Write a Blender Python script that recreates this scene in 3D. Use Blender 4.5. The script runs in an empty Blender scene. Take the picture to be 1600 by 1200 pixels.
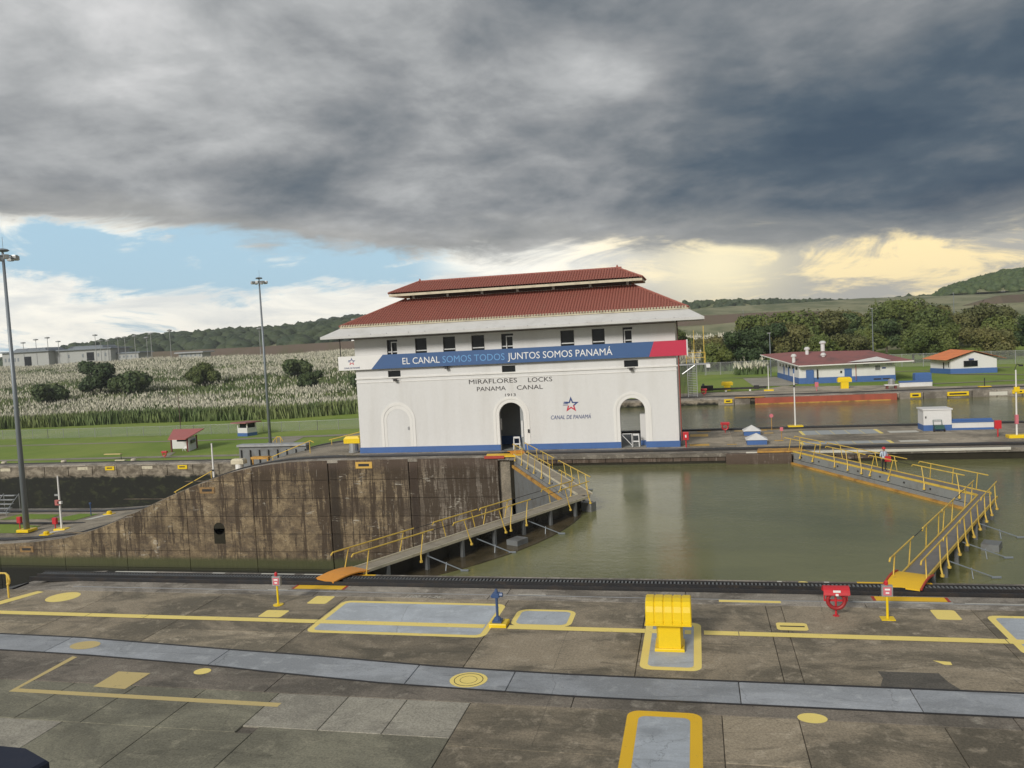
import bpy, math, random
import numpy as np
from mathutils import Vector, Matrix
random.seed(7); rng = np.random.default_rng(7)
C = bpy.context.scene.collection
SC = bpy.context.scene
R = math.radians

# ---------------------------------------------------------------- camera
cam = bpy.data.cameras.new('camera'); co = bpy.data.objects.new('camera', cam); C.objects.link(co)
rgt = Vector((0.97432725, 0.21903407, -0.05206243)); dwn = Vector((-0.03808554, -0.06755954, -0.99698806)); fwd = Vector((-0.22189166, 0.97337546, -0.05748307))
m = Matrix((rgt, -dwn, -fwd)).transposed().to_4x4(); m.translation = Vector((0, 0, 11)); co.matrix_world = m
cam.sensor_width = 36; cam.lens = 1270 / 1600 * 36; cam.clip_end = 9000; cam.clip_start = .3
SC.camera = co

# ---------------------------------------------------------------- node helper
class NT:
    def __init__(s, tree): s.t = tree; s.n = tree.nodes; s.l = tree.links
    def put(s, inp, v):
        if v is None: return
        if isinstance(v, bpy.types.NodeSocket): s.l.new(v, inp)
        else:
            if inp.type == 'RGBA' and len(v) == 3: v = (*v, 1)
            inp.default_value = v
    def m(s, op, a, b=None, c=None):
        n = s.n.new('ShaderNodeMath'); n.operation = op
        for i, v in enumerate((a, b, c)): s.put(n.inputs[i], v) if v is not None else None
        return n.outputs[0]
    def add(s, a, b): return s.m('ADD', a, b)
    def sub(s, a, b): return s.m('SUBTRACT', a, b)
    def mul(s, a, b): return s.m('MULTIPLY', a, b)
    def div(s, a, b): return s.m('DIVIDE', a, b)
    def step(s, x, a, b, lo=0., hi=1., kind='SMOOTHSTEP'):
        n = s.n.new('ShaderNodeMapRange'); n.interpolation_type = kind; n.clamp = True
        for i, v in enumerate((x, a, b, lo, hi)): s.put(n.inputs[i], v)
        return n.outputs[0]
    def mix(s, f, a, b, mode='MIX'):
        n = s.n.new('ShaderNodeMix'); n.data_type = 'RGBA'; n.blend_type = mode; n.clamp_factor = True
        s.put(n.inputs[0], f); s.put(n.inputs[6], a); s.put(n.inputs[7], b); return n.outputs[2]
    def xyz(s, v):
        n = s.n.new('ShaderNodeSeparateXYZ'); s.l.new(v, n.inputs[0]); return n.outputs
    def vec(s, x, y, z):
        n = s.n.new('ShaderNodeCombineXYZ'); [s.put(n.inputs[i], v) for i, v in enumerate((x, y, z))]; return n.outputs[0]
    def noise(s, v, scale, detail=4, rough=.55, dist=0., col=False):
        n = s.n.new('ShaderNodeTexNoise'); s.put(n.inputs['Vector'], v); n.inputs['Scale'].default_value = scale
        n.inputs['Detail'].default_value = detail; n.inputs['Roughness'].default_value = rough; n.inputs['Distortion'].default_value = dist
        return n.outputs[1 if col else 0]
    def voro(s, v, scale, feature='F1', rnd=1.):
        n = s.n.new('ShaderNodeTexVoronoi'); n.feature = feature; s.put(n.inputs['Vector'], v); n.inputs['Scale'].default_value = scale; n.inputs['Randomness'].default_value = rnd
        return n.outputs[0]
    def scale(s, v, k):
        n = s.n.new('ShaderNodeVectorMath'); n.operation = 'MULTIPLY'; s.put(n.inputs[0], v); n.inputs[1].default_value = k; return n.outputs[0]
    def pos(s): return s.n.new('ShaderNodeNewGeometry').outputs['Position']
    def gauss(s, az, el, a0, sa, e0, se):
        x = s.m('POWER', s.div(s.sub(az, a0), sa), 2); y = s.m('POWER', s.div(s.sub(el, e0), se), 2)
        return s.m('EXPONENT', s.mul(s.add(x, y), -1.))

# ---------------------------------------------------------------- world: overcast sky with a break near the horizon
SUN_EL, SUN_AZ = 27, 200                # degrees; azimuth clockwise from +Y, i.e. behind the camera
W = bpy.data.worlds.new('World'); SC.world = W; W.use_nodes = True
t = NT(W.node_tree); t.n.clear()
wo = t.n.new('ShaderNodeOutputWorld'); bg = t.n.new('ShaderNodeBackground'); t.l.new(bg.outputs[0], wo.inputs[0]); bg.inputs[1].default_value = .1
sky = t.n.new('ShaderNodeTexSky'); sky.sky_type = 'NISHITA'; sky.sun_disc = False; sky.sun_elevation = R(SUN_EL); sky.sun_rotation = R(SUN_AZ); sky.air_density = 1.2; sky.dust_density = 1.5
d = t.n.new('ShaderNodeTexCoord').outputs['Generated']
x, y, z = t.xyz(d)
az = t.mul(t.m('ARCTAN2', x, y), 57.2958); el = t.mul(t.m('ARCSINE', z), 57.2958)
zz = t.add(t.m('MAXIMUM', z, 0.), .24)
pp = t.vec(t.div(x, zz), t.div(y, zz), 0.)
n1 = t.noise(pp, 1.25, 10, .52, .35); n2 = t.noise(pp, 4.2, 10, .6, .2); n3 = t.noise(t.vec(t.mul(az, .07), t.mul(el, .22), 3.3), 1.0, 9, .64, 1.2)
n4 = t.noise(t.vec(t.mul(az, .11), t.mul(el, .42), 7.1), 1.0, 7, .62, .8)
n5 = t.noise(t.vec(t.mul(az, .045), t.mul(el, .09), 1.7), 1.0, 6, .55, .4)
# how dark the cloud deck is
dk = t.add(t.mul(t.sub(n1, .5), 1.75), t.mul(t.sub(n2, .5), .75))
dk = t.add(dk, t.mul(t.sub(n5, .5), .7))
dk = t.add(dk, t.mul(t.gauss(az, el, 17., 24., 12., 9.), .47))
dk = t.add(dk, t.mul(t.gauss(az, el, 14., 15., 7., 3.), .20))
dk = t.add(dk, t.mul(t.gauss(az, el, -36., 15., 11., 2.2), .2))
dk = t.add(dk, t.mul(t.gauss(az, el, -17., 12., 11., 4.), -.2))
dk = t.add(dk, t.mul(t.gauss(az, el, -6., 4.5, 18., 2.8), -.36))
dk = t.add(dk, t.mul(t.gauss(az, el, -40., 16., 18., 7.), -.13))
ramp = t.n.new('ShaderNodeValToRGB'); t.l.new(t.add(t.mul(dk, .88), .42), ramp.inputs[0])
cr = ramp.color_ramp; cr.elements[0].position = 0.; cr.elements[0].color = (.66, .66, .66, 1); cr.elements[1].position = 1.; cr.elements[1].color = (.050, .080, .118, 1)
for p, c in ((.2, (.45, .46, .465)), (.42, (.275, .288, .30)), (.62, (.155, .178, .20)), (.82, (.078, .110, .145))):
    e = cr.elements.new(p); e.color = (*c, 1)
deck = ramp.outputs[0]
# the bright layer under the deck
cream = t.mix(t.step(n4, .3, .65), (.74, .76, .74), (1.08, 1.04, .92))
blue = t.mix(.7, t.mix(1., sky.outputs[0], (.045, .045, .045), 'MULTIPLY'), (.50, .75, .93))
hole = t.mul(t.step(t.add(t.add(n3, t.mul(t.sub(n4, .5), .6)), t.mul(t.gauss(az, el, -30., 16., 5.6, 2.4), .32)), .58, .74), t.step(az, -14., -20., 0., 1.))
left = t.mix(hole, cream, blue)
ye = t.step(t.add(t.mul(n4, .9), t.mul(n2, .35)), .58, .74)
right = t.mix(ye, (.44, .43, .39), (1.05, .86, .48)); right = t.mix(t.gauss(az, el, 1.5, 4.5, 4.0, 3.), right, (.98, .88, .60))
low = t.mix(t.step(az, -12., 2.), left, right)
edge = t.add(t.step(az, -45., -12., 8.2, 5.6), t.mul(t.sub(n3, .5), 3.4))
edge = t.add(edge, t.mul(t.sub(n4, .5), 3.2)); edge = t.add(edge, t.mul(t.sub(n2, .5), 1.5))
edge = t.sub(edge, t.mul(t.gauss(az, el, 12., 9., 5., 9.), .9))
cov = t.step(el, t.sub(edge, .5), t.add(edge, .9))
rim = t.mul(t.step(el, t.add(edge, 3.2), t.sub(edge, .3)), .40)
deck2 = t.mix(rim, deck, (.50, .48, .43))
col = t.mix(cov, low, deck2)
col = t.mix(t.step(el, -1., -6.), col, (.16, .17, .13))
t.put(bg.inputs[0], t.mix(1., col, (10, 10, 10), 'MULTIPLY'))

sl = bpy.data.lights.new('sun', 'SUN'); sl.energy = 2.5; sl.angle = R(14); sl.color = (1, .955, .87)
so = bpy.data.objects.new('sun', sl); C.objects.link(so)
a = R(SUN_AZ); sd = Vector((math.sin(a) * math.cos(R(SUN_EL)), math.cos(a) * math.cos(R(SUN_EL)), math.sin(R(SUN_EL))))
so.rotation_euler = sd.to_track_quat('Z', 'Y').to_euler(); so.location = (0, -20, 60)
vs = SC.view_settings; vs.view_transform = 'Standard'; vs.look = 'None'; vs.exposure = 0.15; vs.gamma = 1; vs.use_curve_mapping = False
SC.render.engine = 'CYCLES'
SC.cycles.max_bounces = 5; SC.cycles.transparent_max_bounces = 8; SC.cycles.volume_bounces = 0

# ---------------------------------------------------------------- materials
MATS = {}
def newmat(name, rough=.7, metal=0.):
    mt = bpy.data.materials.new(name); mt.use_nodes = True; n = NT(mt.node_tree)
    b = mt.node_tree.nodes['Principled BSDF']; b.inputs['Roughness'].default_value = rough; b.inputs['Metallic'].default_value = metal
    MATS[name] = mt; return mt, n, b
def bump(n, b, h, st=.3, dist=.02):
    bn = n.n.new('ShaderNodeBump'); bn.inputs['Strength'].default_value = st; bn.inputs['Distance'].default_value = dist
    n.l.new(h, bn.inputs['Height']); n.l.new(bn.outputs[0], b.inputs['Normal'])
def paint(name, col, rough=.5, dirt=.25, dcol=(.12, .10, .08), sc=2., metal=0., streak=False, bs=.15):
    mt, n, b = newmat(name, rough, metal); p = n.pos()
    q = n.scale(p, (1, 1, .12)) if streak else p
    f = n.step(n.noise(q, sc, 6, .62), .42, .78, 0., dirt * 1.6)
    c = n.mix(f, col, dcol)
    v = n.noise(p, sc * 7, 3)
    c = n.mix(n.mul(v, .25), c, tuple(k * .6 for k in col))
    n.put(b.inputs['Base Color'], c); bump(n, b, n.noise(p, sc * 12, 3), bs, .01); return mt
def concrete(name, c1, c2, c3, rnd=.25, big=.22, bs=.35, gr=1.):
    mt, n, b = newmat(name, .85); p = n.pos()
    r = n.n.new('ShaderNodeObjectInfo').outputs['Random']
    A = n.noise(n.scale(p, (1, 1.6, 1)), big, 9, .68, .8); B = n.noise(p, 1.6, 7, .68, .3); D = n.noise(p, 14, 5, .7)
    c = n.mix(n.step(A, .40, .60), c2, c1); oil = n.mul(gr, n.step(n.noise(p, .75, 6, .7, 1.2), .60, .72, 0., .38)); c = n.mix(oil, c, tuple(k * .45 for k in c2)); c = n.mix(n.step(B, .50, .72, 0., .75), c, c3)
    c = n.mix(n.step(n.noise(n.scale(p, (.35, 1.3, 1)), .8, 7, .65, 1.), .56, .70, 0., .5), c, tuple(k * .5 for k in c2))
    c = n.mix(n.step(n.noise(p, 5.5, 8, .75, .5), .60, .72, 0., .35), c, tuple(min(1, k * 1.7) for k in c1))
    c = n.mix(n.step(n.voro(n.vec(*[n.add(a, n.mul(n.noise(p, 3, 3), .5)) for a in n.xyz(p)]), .22, 'DISTANCE_TO_EDGE'), 0., .004, .35, 0.), c, (.03, .026, .02))
    c = n.mix(n.step(D, .35, .7, 0., .8 * gr), c, n.mix(1., c, (.5, .5, .5), 'MULTIPLY')); c = n.mix(n.step(n.noise(p, 45, 3, .7), .45, .75, 0., .45 * gr), c, n.mix(1., c, (1.7, 1.65, 1.6), 'MULTIPLY'))
    c = n.mix(1., c, n.mix(r, (1 - rnd,) * 3, (1 + rnd,) * 3), 'MULTIPLY')
    n.put(b.inputs['Base Color'], c)
    n.put(b.inputs['Roughness'], n.step(B, .3, .7, .7, .95))
    bump(n, b, n.add(n.mul(D, .6), n.mul(B, .8)), bs, .03); return mt

concrete('deck_concrete', (.36, .30, .215), (.165, .142, .102), (.49, .42, .32))
concrete('old_slab', (.25, .238, .175), (.160, .152, .112), (.32, .30, .225), .12)
concrete('pale_slab', (.40, .375, .31), (.29, .27, .225), (.48, .455, .385), .08)
concrete('rough_strip', (.22, .19, .155), (.12, .105, .085), (.33, .30, .25), .1, bs=.8)
concrete('patch_dark', (.11, .10, .085), (.08, .073, .062), (.16, .145, .12)); concrete('coping_concrete', (.33, .295, .25), (.16, .14, .115), (.48, .44, .38), .2)
concrete('band_paint', (.36, .38, .41), (.27, .285, .305), (.43, .45, .47), .12, bs=.2, gr=.45)
concrete('far_deck', (.42, .36, .275), (.20, .175, .135), (.54, .48, .39), .2, .12)
concrete('grey_plate', (.46, .50, .55), (.37, .40, .435), (.55, .59, .63), .08, bs=.2, gr=.3)
def worn(name, col, wear=.35, under=(.16, .14, .11)):
    mt, n, b = newmat(name, .6); p = n.pos()
    f = n.step(n.noise(p, 3.2, 8, .72, .4), .60, .66, 0., 1.); f = n.mul(f, wear)
    f2 = n.step(n.noise(p, 22, 5, .7), .62, .70, 0., wear)
    c = n.mix(n.mul(n.noise(p, .9, 4), .28), col, tuple(k * .66 for k in col))
    c = n.mix(n.m('MAXIMUM', f, f2), c, under)
    n.put(b.inputs['Base Color'], c); bump(n, b, n.noise(p, 20, 4), .25, .01); return mt
worn('yellow_paint', (.93, .74, .22), .28); worn('faded_yellow', (.60, .47, .20), .8); worn('chrome_yellow', (.86, .52, .02), .3)
worn('orange_paint', (.72, .30, .04), .3, (.2, .08, .04)); worn('white_mark', (.62, .60, .53), .5); worn('orange_mark', (.66, .40, .08), .4)
worn('red_edge', (.42, .05, .03), .4); worn('grey_mark', (.40, .42, .42), .35)
paint('white_wall', (.70, .695, .69), .8, .15, (.42, .39, .34), .7, streak=True); paint('rust_plate', (.30, .18, .07), .8, .8, (.12, .08, .05), 2.); paint('far_wall', (.42, .43, .42), .8, .1)
paint('white_trim', (.78, .765, .74), .7, .14, (.4, .37, .32), 1.2, streak=True)
paint('cream_edge', (.62, .56, .42), .7, .35, (.2, .17, .12), 2)
paint('blue_base', (.055, .135, .36), .55, .12, (.05, .06, .08), .8)
paint('banner_blue', (.038, .105, .27), .45, .05, (.05, .06, .1), .6)
paint('banner_red', (.55, .022, .07), .45, .05, (.2, .02, .03), .6)
paint('banner_white', (.80, .79, .78), .45, .08, (.5, .48, .45), .8)
paint('text_white', (.82, .82, .82), .5, 0.); paint('text_blue', (.13, .33, .64), .5, 0.); paint('text_navy', (.03, .06, .2), .5, 0.); paint('text_dark', (.04, .035, .035), .6, .1); paint('text_red', (.55, .03, .06), .5, 0.)
paint('cornice_white', (.60, .595, .585), .8, .2, (.33, .31, .28), .9, streak=True); paint('roof_dark', (.10, .06, .05), .8); paint('window_frame', (.7, .7, .7), .4, .1)
paint('inner_grey', (.34, .36, .37), .8, .1); paint('inner_floor', (.30, .31, .29), .5, .2)
paint('steel_grey', (.20, .21, .215), .55, .4, (.10, .08, .06), 1.2, .2); paint('gate_grey', (.25, .26, .26), .6, .45, (.12, .10, .08), .8)
paint('pole_grey', (.24, .27, .30), .45, .2, (.15, .14, .13), 1.5, .3, True); paint('galvanised', (.42, .43, .44), .4, .3, (.2, .18, .16), 2, .5)
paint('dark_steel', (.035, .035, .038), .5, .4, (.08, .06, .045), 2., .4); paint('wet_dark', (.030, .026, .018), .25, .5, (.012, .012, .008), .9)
paint('wet_brown', (.10, .078, .045), .25, .6, (.03, .026, .015), .8); paint('walk_tan', (.33, .29, .225), .8, .35, (.16, .13, .1), 1.5); paint('walk_grey', (.19, .18, .17), .85, .3, (.1, .09, .08), 1.5)
paint('rail_yellow', (.72, .50, .085), .5, .35, (.30, .15, .05), 2.2); paint('fender', (.55, .30, .06), .7, .8, (.20, .09, .03), 1.)
paint('yellow_gloss', (.86, .60, .012), .35, .10, (.5, .33, .03), 1.5, bs=.05); paint('red_gloss', (.55, .025, .035), .4, .15, (.25, .03, .03), 2)
paint('life_ring', (.33, .015, .02), .5, .2); paint('pink_sign', (.62, .16, .20), .5, .1); paint('blue_metal', (.04, .085, .21), .4, .2)
paint('dull_red', (.30, .075, .055), .8, .4, (.15, .06, .05), .5); paint('kiosk_red', (.45, .13, .12), .6, .25, (.3, .15, .12), 1); paint('maroon', (.30, .115, .105), .7, .6, (.16, .09, .085), .35)
paint('orange_roof', (.62, .21, .085), .8, .25, (.35, .16, .10), .6); paint('brick_red', (.18, .05, .045), .8, .2)
paint('barge_red', (.36, .085, .05), .7, .5, (.18, .05, .03), .7, streak=True); paint('cart_green', (.03, .10, .09), .5, .2); paint('navy_fabric', (.012, .018, .04), .8, .1)
paint('skin_tone', (.35, .2, .13), .6, 0.); paint('shirt', (.50, .58, .68), .8, .05); paint('trousers', (.02, .02, .025), .8, 0.); paint('bark', (.12, .095, .07), .9, .3)
paint('white_plastic', (.8, .8, .78), .4, .05); paint('path', (.30, .27, .22), .9, .4, (.12, .14, .06), .4); paint('soil', (.13, .098, .075), .95, .6, (.10, .10, .05), .08)
mt, n, b = newmat('glass', .08); n.put(b.inputs['Base Color'], (.012, .014, .016)); b.inputs['Specular IOR Level'].default_value = .18
mt, n, b = newmat('lamp_lens', .15); n.put(b.inputs['Base Color'], (.6, .6, .6))
# roof tiles
for nm, c1, c2 in (('roof_tile', (.40, .15, .115), (.26, .09, .068)),):
    mt, n, b = newmat(nm, .75); p = n.pos(); v = n.voro(n.scale(p, (4, 2.4, 4)), 1.); 
    c = n.mix(n.noise(n.scale(p, (4, 3, 3)), 1.2, 2), c1, c2); c = n.mix(n.step(n.noise(p, .6, 6, .65), .5, .75, 0., .5), c, (.30, .14, .10)); c = n.mix(n.step(n.noise(p, 1.8, 6, .7), .62, .72, 0., .6), c, (.09, .055, .04))
    n.put(b.inputs['Base Color'], c); bump(n, b, n.noise(p, 9, 4), .4, .02)
# lock wall, stained
mt, n, b = newmat('lock_wall', .85); p = n.pos(); X, Y, Z = n.xyz(p); rr = n.n.new('ShaderNodeObjectInfo').outputs['Random']
st = n.noise(n.vec(n.mul(X, 1.15), n.mul(Y, 1.15), n.mul(Z, .085)), 1., 8, .68, .25); st2 = n.noise(n.vec(n.mul(X, 4.), 0., n.mul(Z, .35)), 1., 6, .7, .2)
hz = n.noise(n.vec(n.mul(X, .7), 0., n.mul(Z, 7.)), 1., 6, .7, .3); bl = n.noise(p, .55, 8, .7, .8); fn = n.noise(p, 6, 6, .7)
c = n.mix(n.step(bl, .35, .65), (.15, .108, .065), (.36, .275, .165))
gr = n.step(X, -31., -22.); c = n.mix(n.mul(gr, .75), c, n.mix(n.step(st, .42, .6), (.20, .175, .155), (.58, .54, .48)))
c = n.mix(n.step(n.noise(n.vec(n.mul(X, .35), 0., n.mul(Z, .5)), 1., 9, .75, .5), .42, .60, 0., .75), c, (.085, .062, .045)); c = n.mix(n.step(n.noise(n.vec(n.mul(X, 1.6), 0., n.mul(Z, 3.2)), 1., 7, .75, .3), .52, .62, 0., .5), c, (.055, .042, .032)); c = n.mix(n.step(fn, .35, .7, 0., .6), c, n.mix(1., c, (.5, .47, .43), 'MULTIPLY'))
st3 = n.noise(n.vec(n.mul(X, 9.), 0., n.mul(Z, .6)), 1., 7, .75, .3)
dkm = n.step(n.add(n.add(n.add(n.add(st, n.mul(n.sub(hz, .5), .22)), n.mul(n.sub(st2, .5), .55)), n.mul(n.sub(st3, .5), .3)), n.add(n.step(Z, -8., 0., 0., .06), n.mul(n.step(X, -50., -36., -.035, .02), 1.))), .49, .555)
c = n.mix(n.mul(dkm, .95), c, n.mix(st3, (.030, .019, .011), (.085, .058, .036)))
c = n.mix(n.step(n.m('ABSOLUTE', n.add(X, 34.8)), .75, .25, 0., .92), c, (.032, .022, .014)); c = n.mix(n.step(n.m('ABSOLUTE', n.add(X, 26.6)), .6, .2, 0., .85), c, (.040, .026, .018))
c = n.mix(n.step(hz, .58, .66, 0., .5), c, (.045, .035, .025))
c = n.mix(n.step(n.add(n.mul(bl, .6), n.mul(hz, .45)), .61, .66, 0., .75), c, (.50, .46, .39))
c = n.mix(n.step(n.add(n.mul(st2, .7), n.mul(st, .35)), .63, .70, 0., .6), c, (.46, .42, .36))
c = n.mix(n.step(n.add(Z, n.mul(fn, .3)), -1.15, -.2, 0., .35), c, (.15, .105, .085))
moss = n.step(n.add(Z, n.mul(n.sub(fn, .5), 1.2)), -9.5, -10.1); c = n.mix(moss, c, n.mix(n.step(Z, -10.4, -11.3), n.mix(st2, (.035, .042, .012), (.085, .085, .035)), (.010, .010, .006)))
c = n.mix(1., c, n.mix(rr, (.86,) * 3, (1.12,) * 3), 'MULTIPLY')
n.put(b.inputs['Base Color'], c); bump(n, b, n.add(n.mul(hz, .6), fn), .6, .05)
# west walls: pale top, black algae below
mt, n, b = newmat('west_wall_face', .85); p = n.pos(); X, Y, Z = n.xyz(p)
fn = n.noise(n.vec(n.mul(X, .5), 0., n.mul(Z, .8)), 1., 8, .7, .4); c = n.mix(n.step(fn, .38, .65), (.11, .09, .065), (.32, .275, .215)); up = n.step(X, -40., -20.)
lim = n.step(X, -40., -20., -10.6, -.55, 'LINEAR')
c = n.mix(n.step(n.sub(n.add(Z, n.mul(n.sub(fn, .5), 1.8)), lim), .25, -.25), c, n.mix(n.step(fn, .5, .66), (.009, .010, .006), (.034, .038, .015)))
n.put(b.inputs['Base Color'], c); bump(n, b, fn, .5, .05)
# water
mt, n, b = newmat('canal_water', .07); p = n.pos(); X, Y, Z = n.xyz(p)
sw = n.noise(n.scale(p, (.25, .5, 1)), .6, 4, .6, .5)
n.put(b.inputs['Base Color'], n.mix(n.step(n.noise(p, .055, 4, .55, .4), .38, .64), (.195, .195, .085), (.140, .145, .065))); b.inputs['IOR'].default_value = 1.33
rip = n.add(n.mul(n.noise(n.scale(p, (1, 1.7, 1)), 1.5, 5, .6), .55), n.mul(n.noise(n.scale(p, (1, 1.7, 1)), 5.5, 3, .6), .22))
amp = n.m('MAXIMUM', n.step(X, 9., 22., 1.15, 1.9), n.step(Y, 85., 95., 0., 1.9))
amp = n.mul(amp, n.step(sw, .3, .7, .7, 1.2))
bump(n, b, n.mul(rip, amp), .55, .045)
# vegetation
def leaf(name, c1, c2, sc=.25, tr=.25):
    mt, n, b = newmat(name, .7); p = n.pos(); o = n.n.new('ShaderNodeObjectInfo').outputs['Random']
    c = n.mix(n.step(n.noise(p, sc, 5, .65), .35, .65), c1, c2); c = n.mix(n.mul(n.noise(p, 3, 2), .5), c, tuple(k * .45 for k in c1))
    c = n.mix(1., c, n.mix(o, (.72, .78, .7), (1.3, 1.2, 1.1)), 'MULTIPLY')
    n.put(b.inputs['Base Color'], c); b.inputs['Transmission Weight'].default_value = 0
    return mt
leaf('leaf_dark', (.042, .078, .026), (.085, .125, .038)); leaf('leaf_mid', (.085, .125, .028), (.145, .175, .042)); leaf('leaf_olive', (.12, .128, .042), (.185, .175, .06))
leaf('hill_trees', (.030, .052, .026), (.055, .080, .034), .03); leaf('reed_green', (.10, .155, .055), (.20, .245, .10), .06); leaf('bush_green', (.06, .10, .034), (.11, .15, .05))
mt, n, b = newmat('plume', .9); p = n.pos(); n.put(b.inputs['Base Color'], n.mix(n.noise(p, .5, 4), (.46, .44, .33), (.74, .70, .58)))
mt, n, b = newmat('lawn', .95); p = n.pos()
c = n.mix(n.step(n.noise(p, .05, 6, .6, .5), .35, .65), (.20, .31, .025), (.30, .38, .06)); c = n.mix(n.step(n.noise(n.scale(p, (.3, 1, 1)), .25, 6, .65), .56, .7, 0., .5), c, (.13, .12, .055))
c = n.mix(n.mul(n.noise(p, 5, 4, .7), .6), c, (.045, .07, .012)); n.put(b.inputs['Base Color'], c); bump(n, b, n.noise(p, 8, 4, .7), .8, .08)
mt, n, b = newmat('hillside', .95); p = n.pos()
c = n.mix(n.step(n.noise(n.scale(p, (1, .35, 1)), .03, 7, .65, .5), .38, .62), (.13, .15, .065), (.28, .27, .15)); c = n.mix(n.step(n.noise(p, .12, 6, .7), .56, .68, 0., .7), c, (.045, .06, .03)); n.put(b.inputs['Base Color'], c)
mt, n, b = newmat('chain_link', .6, .4); n.put(b.inputs['Base Color'], (.35, .36, .36)); tr = n.n.new('ShaderNodeBsdfTransparent'); mx = n.n.new('ShaderNodeMixShader')
p = n.pos(); X, Y, Z = n.xyz(p); w1 = n.m('FRACT', n.mul(n.add(X, Z), 7.)); w2 = n.m('FRACT', n.mul(n.sub(X, Z), 7.))
n.put(mx.inputs[0], n.m('MAXIMUM', n.m('LESS_THAN', w1, .13), n.m('LESS_THAN', w2, .13))); n.l.new(tr.outputs[0], mx.inputs[1]); n.l.new(b.outputs[0], mx.inputs[2]); n.l.new(mx.outputs[0], mt.node_tree.nodes['Material Output'].inputs[0])

# ---------------------------------------------------------------- mesh builder
class MB:
    def __init__(s): s.v = []; s.f = []; s.k = []; s.mi = 0; s.sm = []
    def face(s, idx): s.f.append(tuple(idx)); s.k.append(s.mi)
    def quad(s, *p):
        i = len(s.v); s.v += [tuple(q) for q in p]; s.face(range(i, i + len(p))); return s
    def prism(s, poly, z0, z1, bev=0.):
        # poly counter-clockwise
        n = len(poly); i = len(s.v)
        A = sum(poly[k][0] * poly[(k + 1) % n][1] - poly[(k + 1) % n][0] * poly[k][1] for k in range(n))
        if A < 0: poly = poly[::-1]
        f0 = z0 if callable(z0) else (lambda x, y: z0); f1 = z1 if callable(z1) else (lambda x, y: z1)
        s.v += [(x, y, f0(x, y)) for x, y in poly]
        if bev:
            s.v += [(x, y, f1(x, y) - bev) for x, y in poly]
            cx = sum(q[0] for q in poly) / n; cy = sum(q[1] for q in poly) / n
            def inn(x, y):
                dx, dy = cx - x, cy - y; return x + bev * (1 if dx > 0 else -1) * min(1, abs(dx)), y + bev * (1 if dy > 0 else -1) * min(1, abs(dy))
            s.v += [(*inn(x, y), f1(x, y)) for x, y in poly]; L = 3
        else: s.v += [(x, y, f1(x, y)) for x, y in poly]; L = 2
        for l in range(L - 1):
            for k in range(n): a = i + l * n + k; b_ = i + l * n + (k + 1) % n; s.face((a, b_, b_ + n, a + n))
        if (callable(z0) or callable(z1)) and n > 4 and n % 2 == 0:
            t0 = i + (L - 1) * n
            for k in range(n // 2 - 1): s.face((t0 + k, t0 + k + 1, t0 + n - 2 - k, t0 + n - 1 - k)); s.face((i + n - 1 - k, i + n - 2 - k, i + k + 1, i + k))
        else: s.face(range(i + (L - 1) * n, i + L * n)); s.face(reversed(range(i, i + n)))
        return s
    def box(s, x0, x1, y0, y1, z0, z1, bev=0.):
        return s.prism([(x0, y0), (x1, y0), (x1, y1), (x0, y1)], z0, z1, bev)
    def tube(s, p, q, r0, r1=None, n=8, cap=True):
        r1 = r0 if r1 is None else r1; p = Vector(p); q = Vector(q); d = (q - p).normalized(); u = d.orthogonal().normalized(); w = d.cross(u); i = len(s.v)
        for c, r in ((p, r0), (q, r1)):
            for k in range(n): a = 2 * math.pi * k / n; s.v.append(tuple(c + (u * math.cos(a) + w * math.sin(a)) * r))
        for k in range(n): s.face((i + k, i + (k + 1) % n, i + n + (k + 1) % n, i + n + k))
        if cap: s.face(reversed(range(i, i + n))); s.face(range(i + n, i + 2 * n))
        return s
    def path(s, pts, r, n=6):
        for a, b_ in zip(pts[:-1], pts[1:]): s.tube(a, b_, r, n=n)
        return s
    def lathe(s, c, prof, n=16):
        i = len(s.v); m_ = len(prof)
        for r, z in prof:
            for k in range(n): a = 2 * math.pi * k / n; s.v.append((c[0] + r * math.cos(a), c[1] + r * math.sin(a), c[2] + z))
        for l in range(m_ - 1):
            for k in range(n): s.face((i + l * n + k, i + l * n + (k + 1) % n, i + (l + 1) * n + (k + 1) % n, i + (l + 1) * n + k))
        s.face(reversed(range(i, i + n))); s.face(range(i + (m_ - 1) * n, i + m_ * n)); return s
    def torus(s, c, R_, r, axis='y', n=20, k=8):
        i = len(s.v)
        for a in range(n):
            A = 2 * math.pi * a / n
            for b_ in range(k):
                B = 2 * math.pi * b_ / k; rad = R_ + r * math.cos(B); h = r * math.sin(B)
                s.v.append((c[0] + rad * math.cos(A), c[1] + h, c[2] + rad * math.sin(A)) if axis == 'y' else (c[0] + rad * math.cos(A), c[1] + rad * math.sin(A), c[2] + h))
        for a in range(n):
            for b_ in range(k): s.face((i + a * k + b_, i + a * k + (b_ + 1) % k, i + ((a + 1) % n) * k + (b_ + 1) % k, i + ((a + 1) % n) * k + b_))
        return s
    def build(s, name, mat, parent=None, world=True, smooth=False, **kw):
        me = bpy.data.meshes.new(name)
        off = Vector((0, 0, 0))
        if parent is not None and world:
            q = parent
            while q is not None: off += q.location; q = q.parent
        me.from_pydata([(a[0] - off.x, a[1] - off.y, a[2] - off.z) for a in s.v], [], s.f); 
        for mm in (mat if isinstance(mat, (list, tuple)) else [mat]): me.materials.append(MATS[mm])
        if any(s.k): me.polygons.foreach_set('material_index', s.k)
        if smooth:
            me.polygons.foreach_set('use_smooth', [True] * len(me.polygons))
        me.update()
        o = bpy.data.objects.new(name, me); C.objects.link(o)
        if parent is not None: o.parent = parent
        for k_, v_ in kw.items(): o[k_] = v_
        return o
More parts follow.
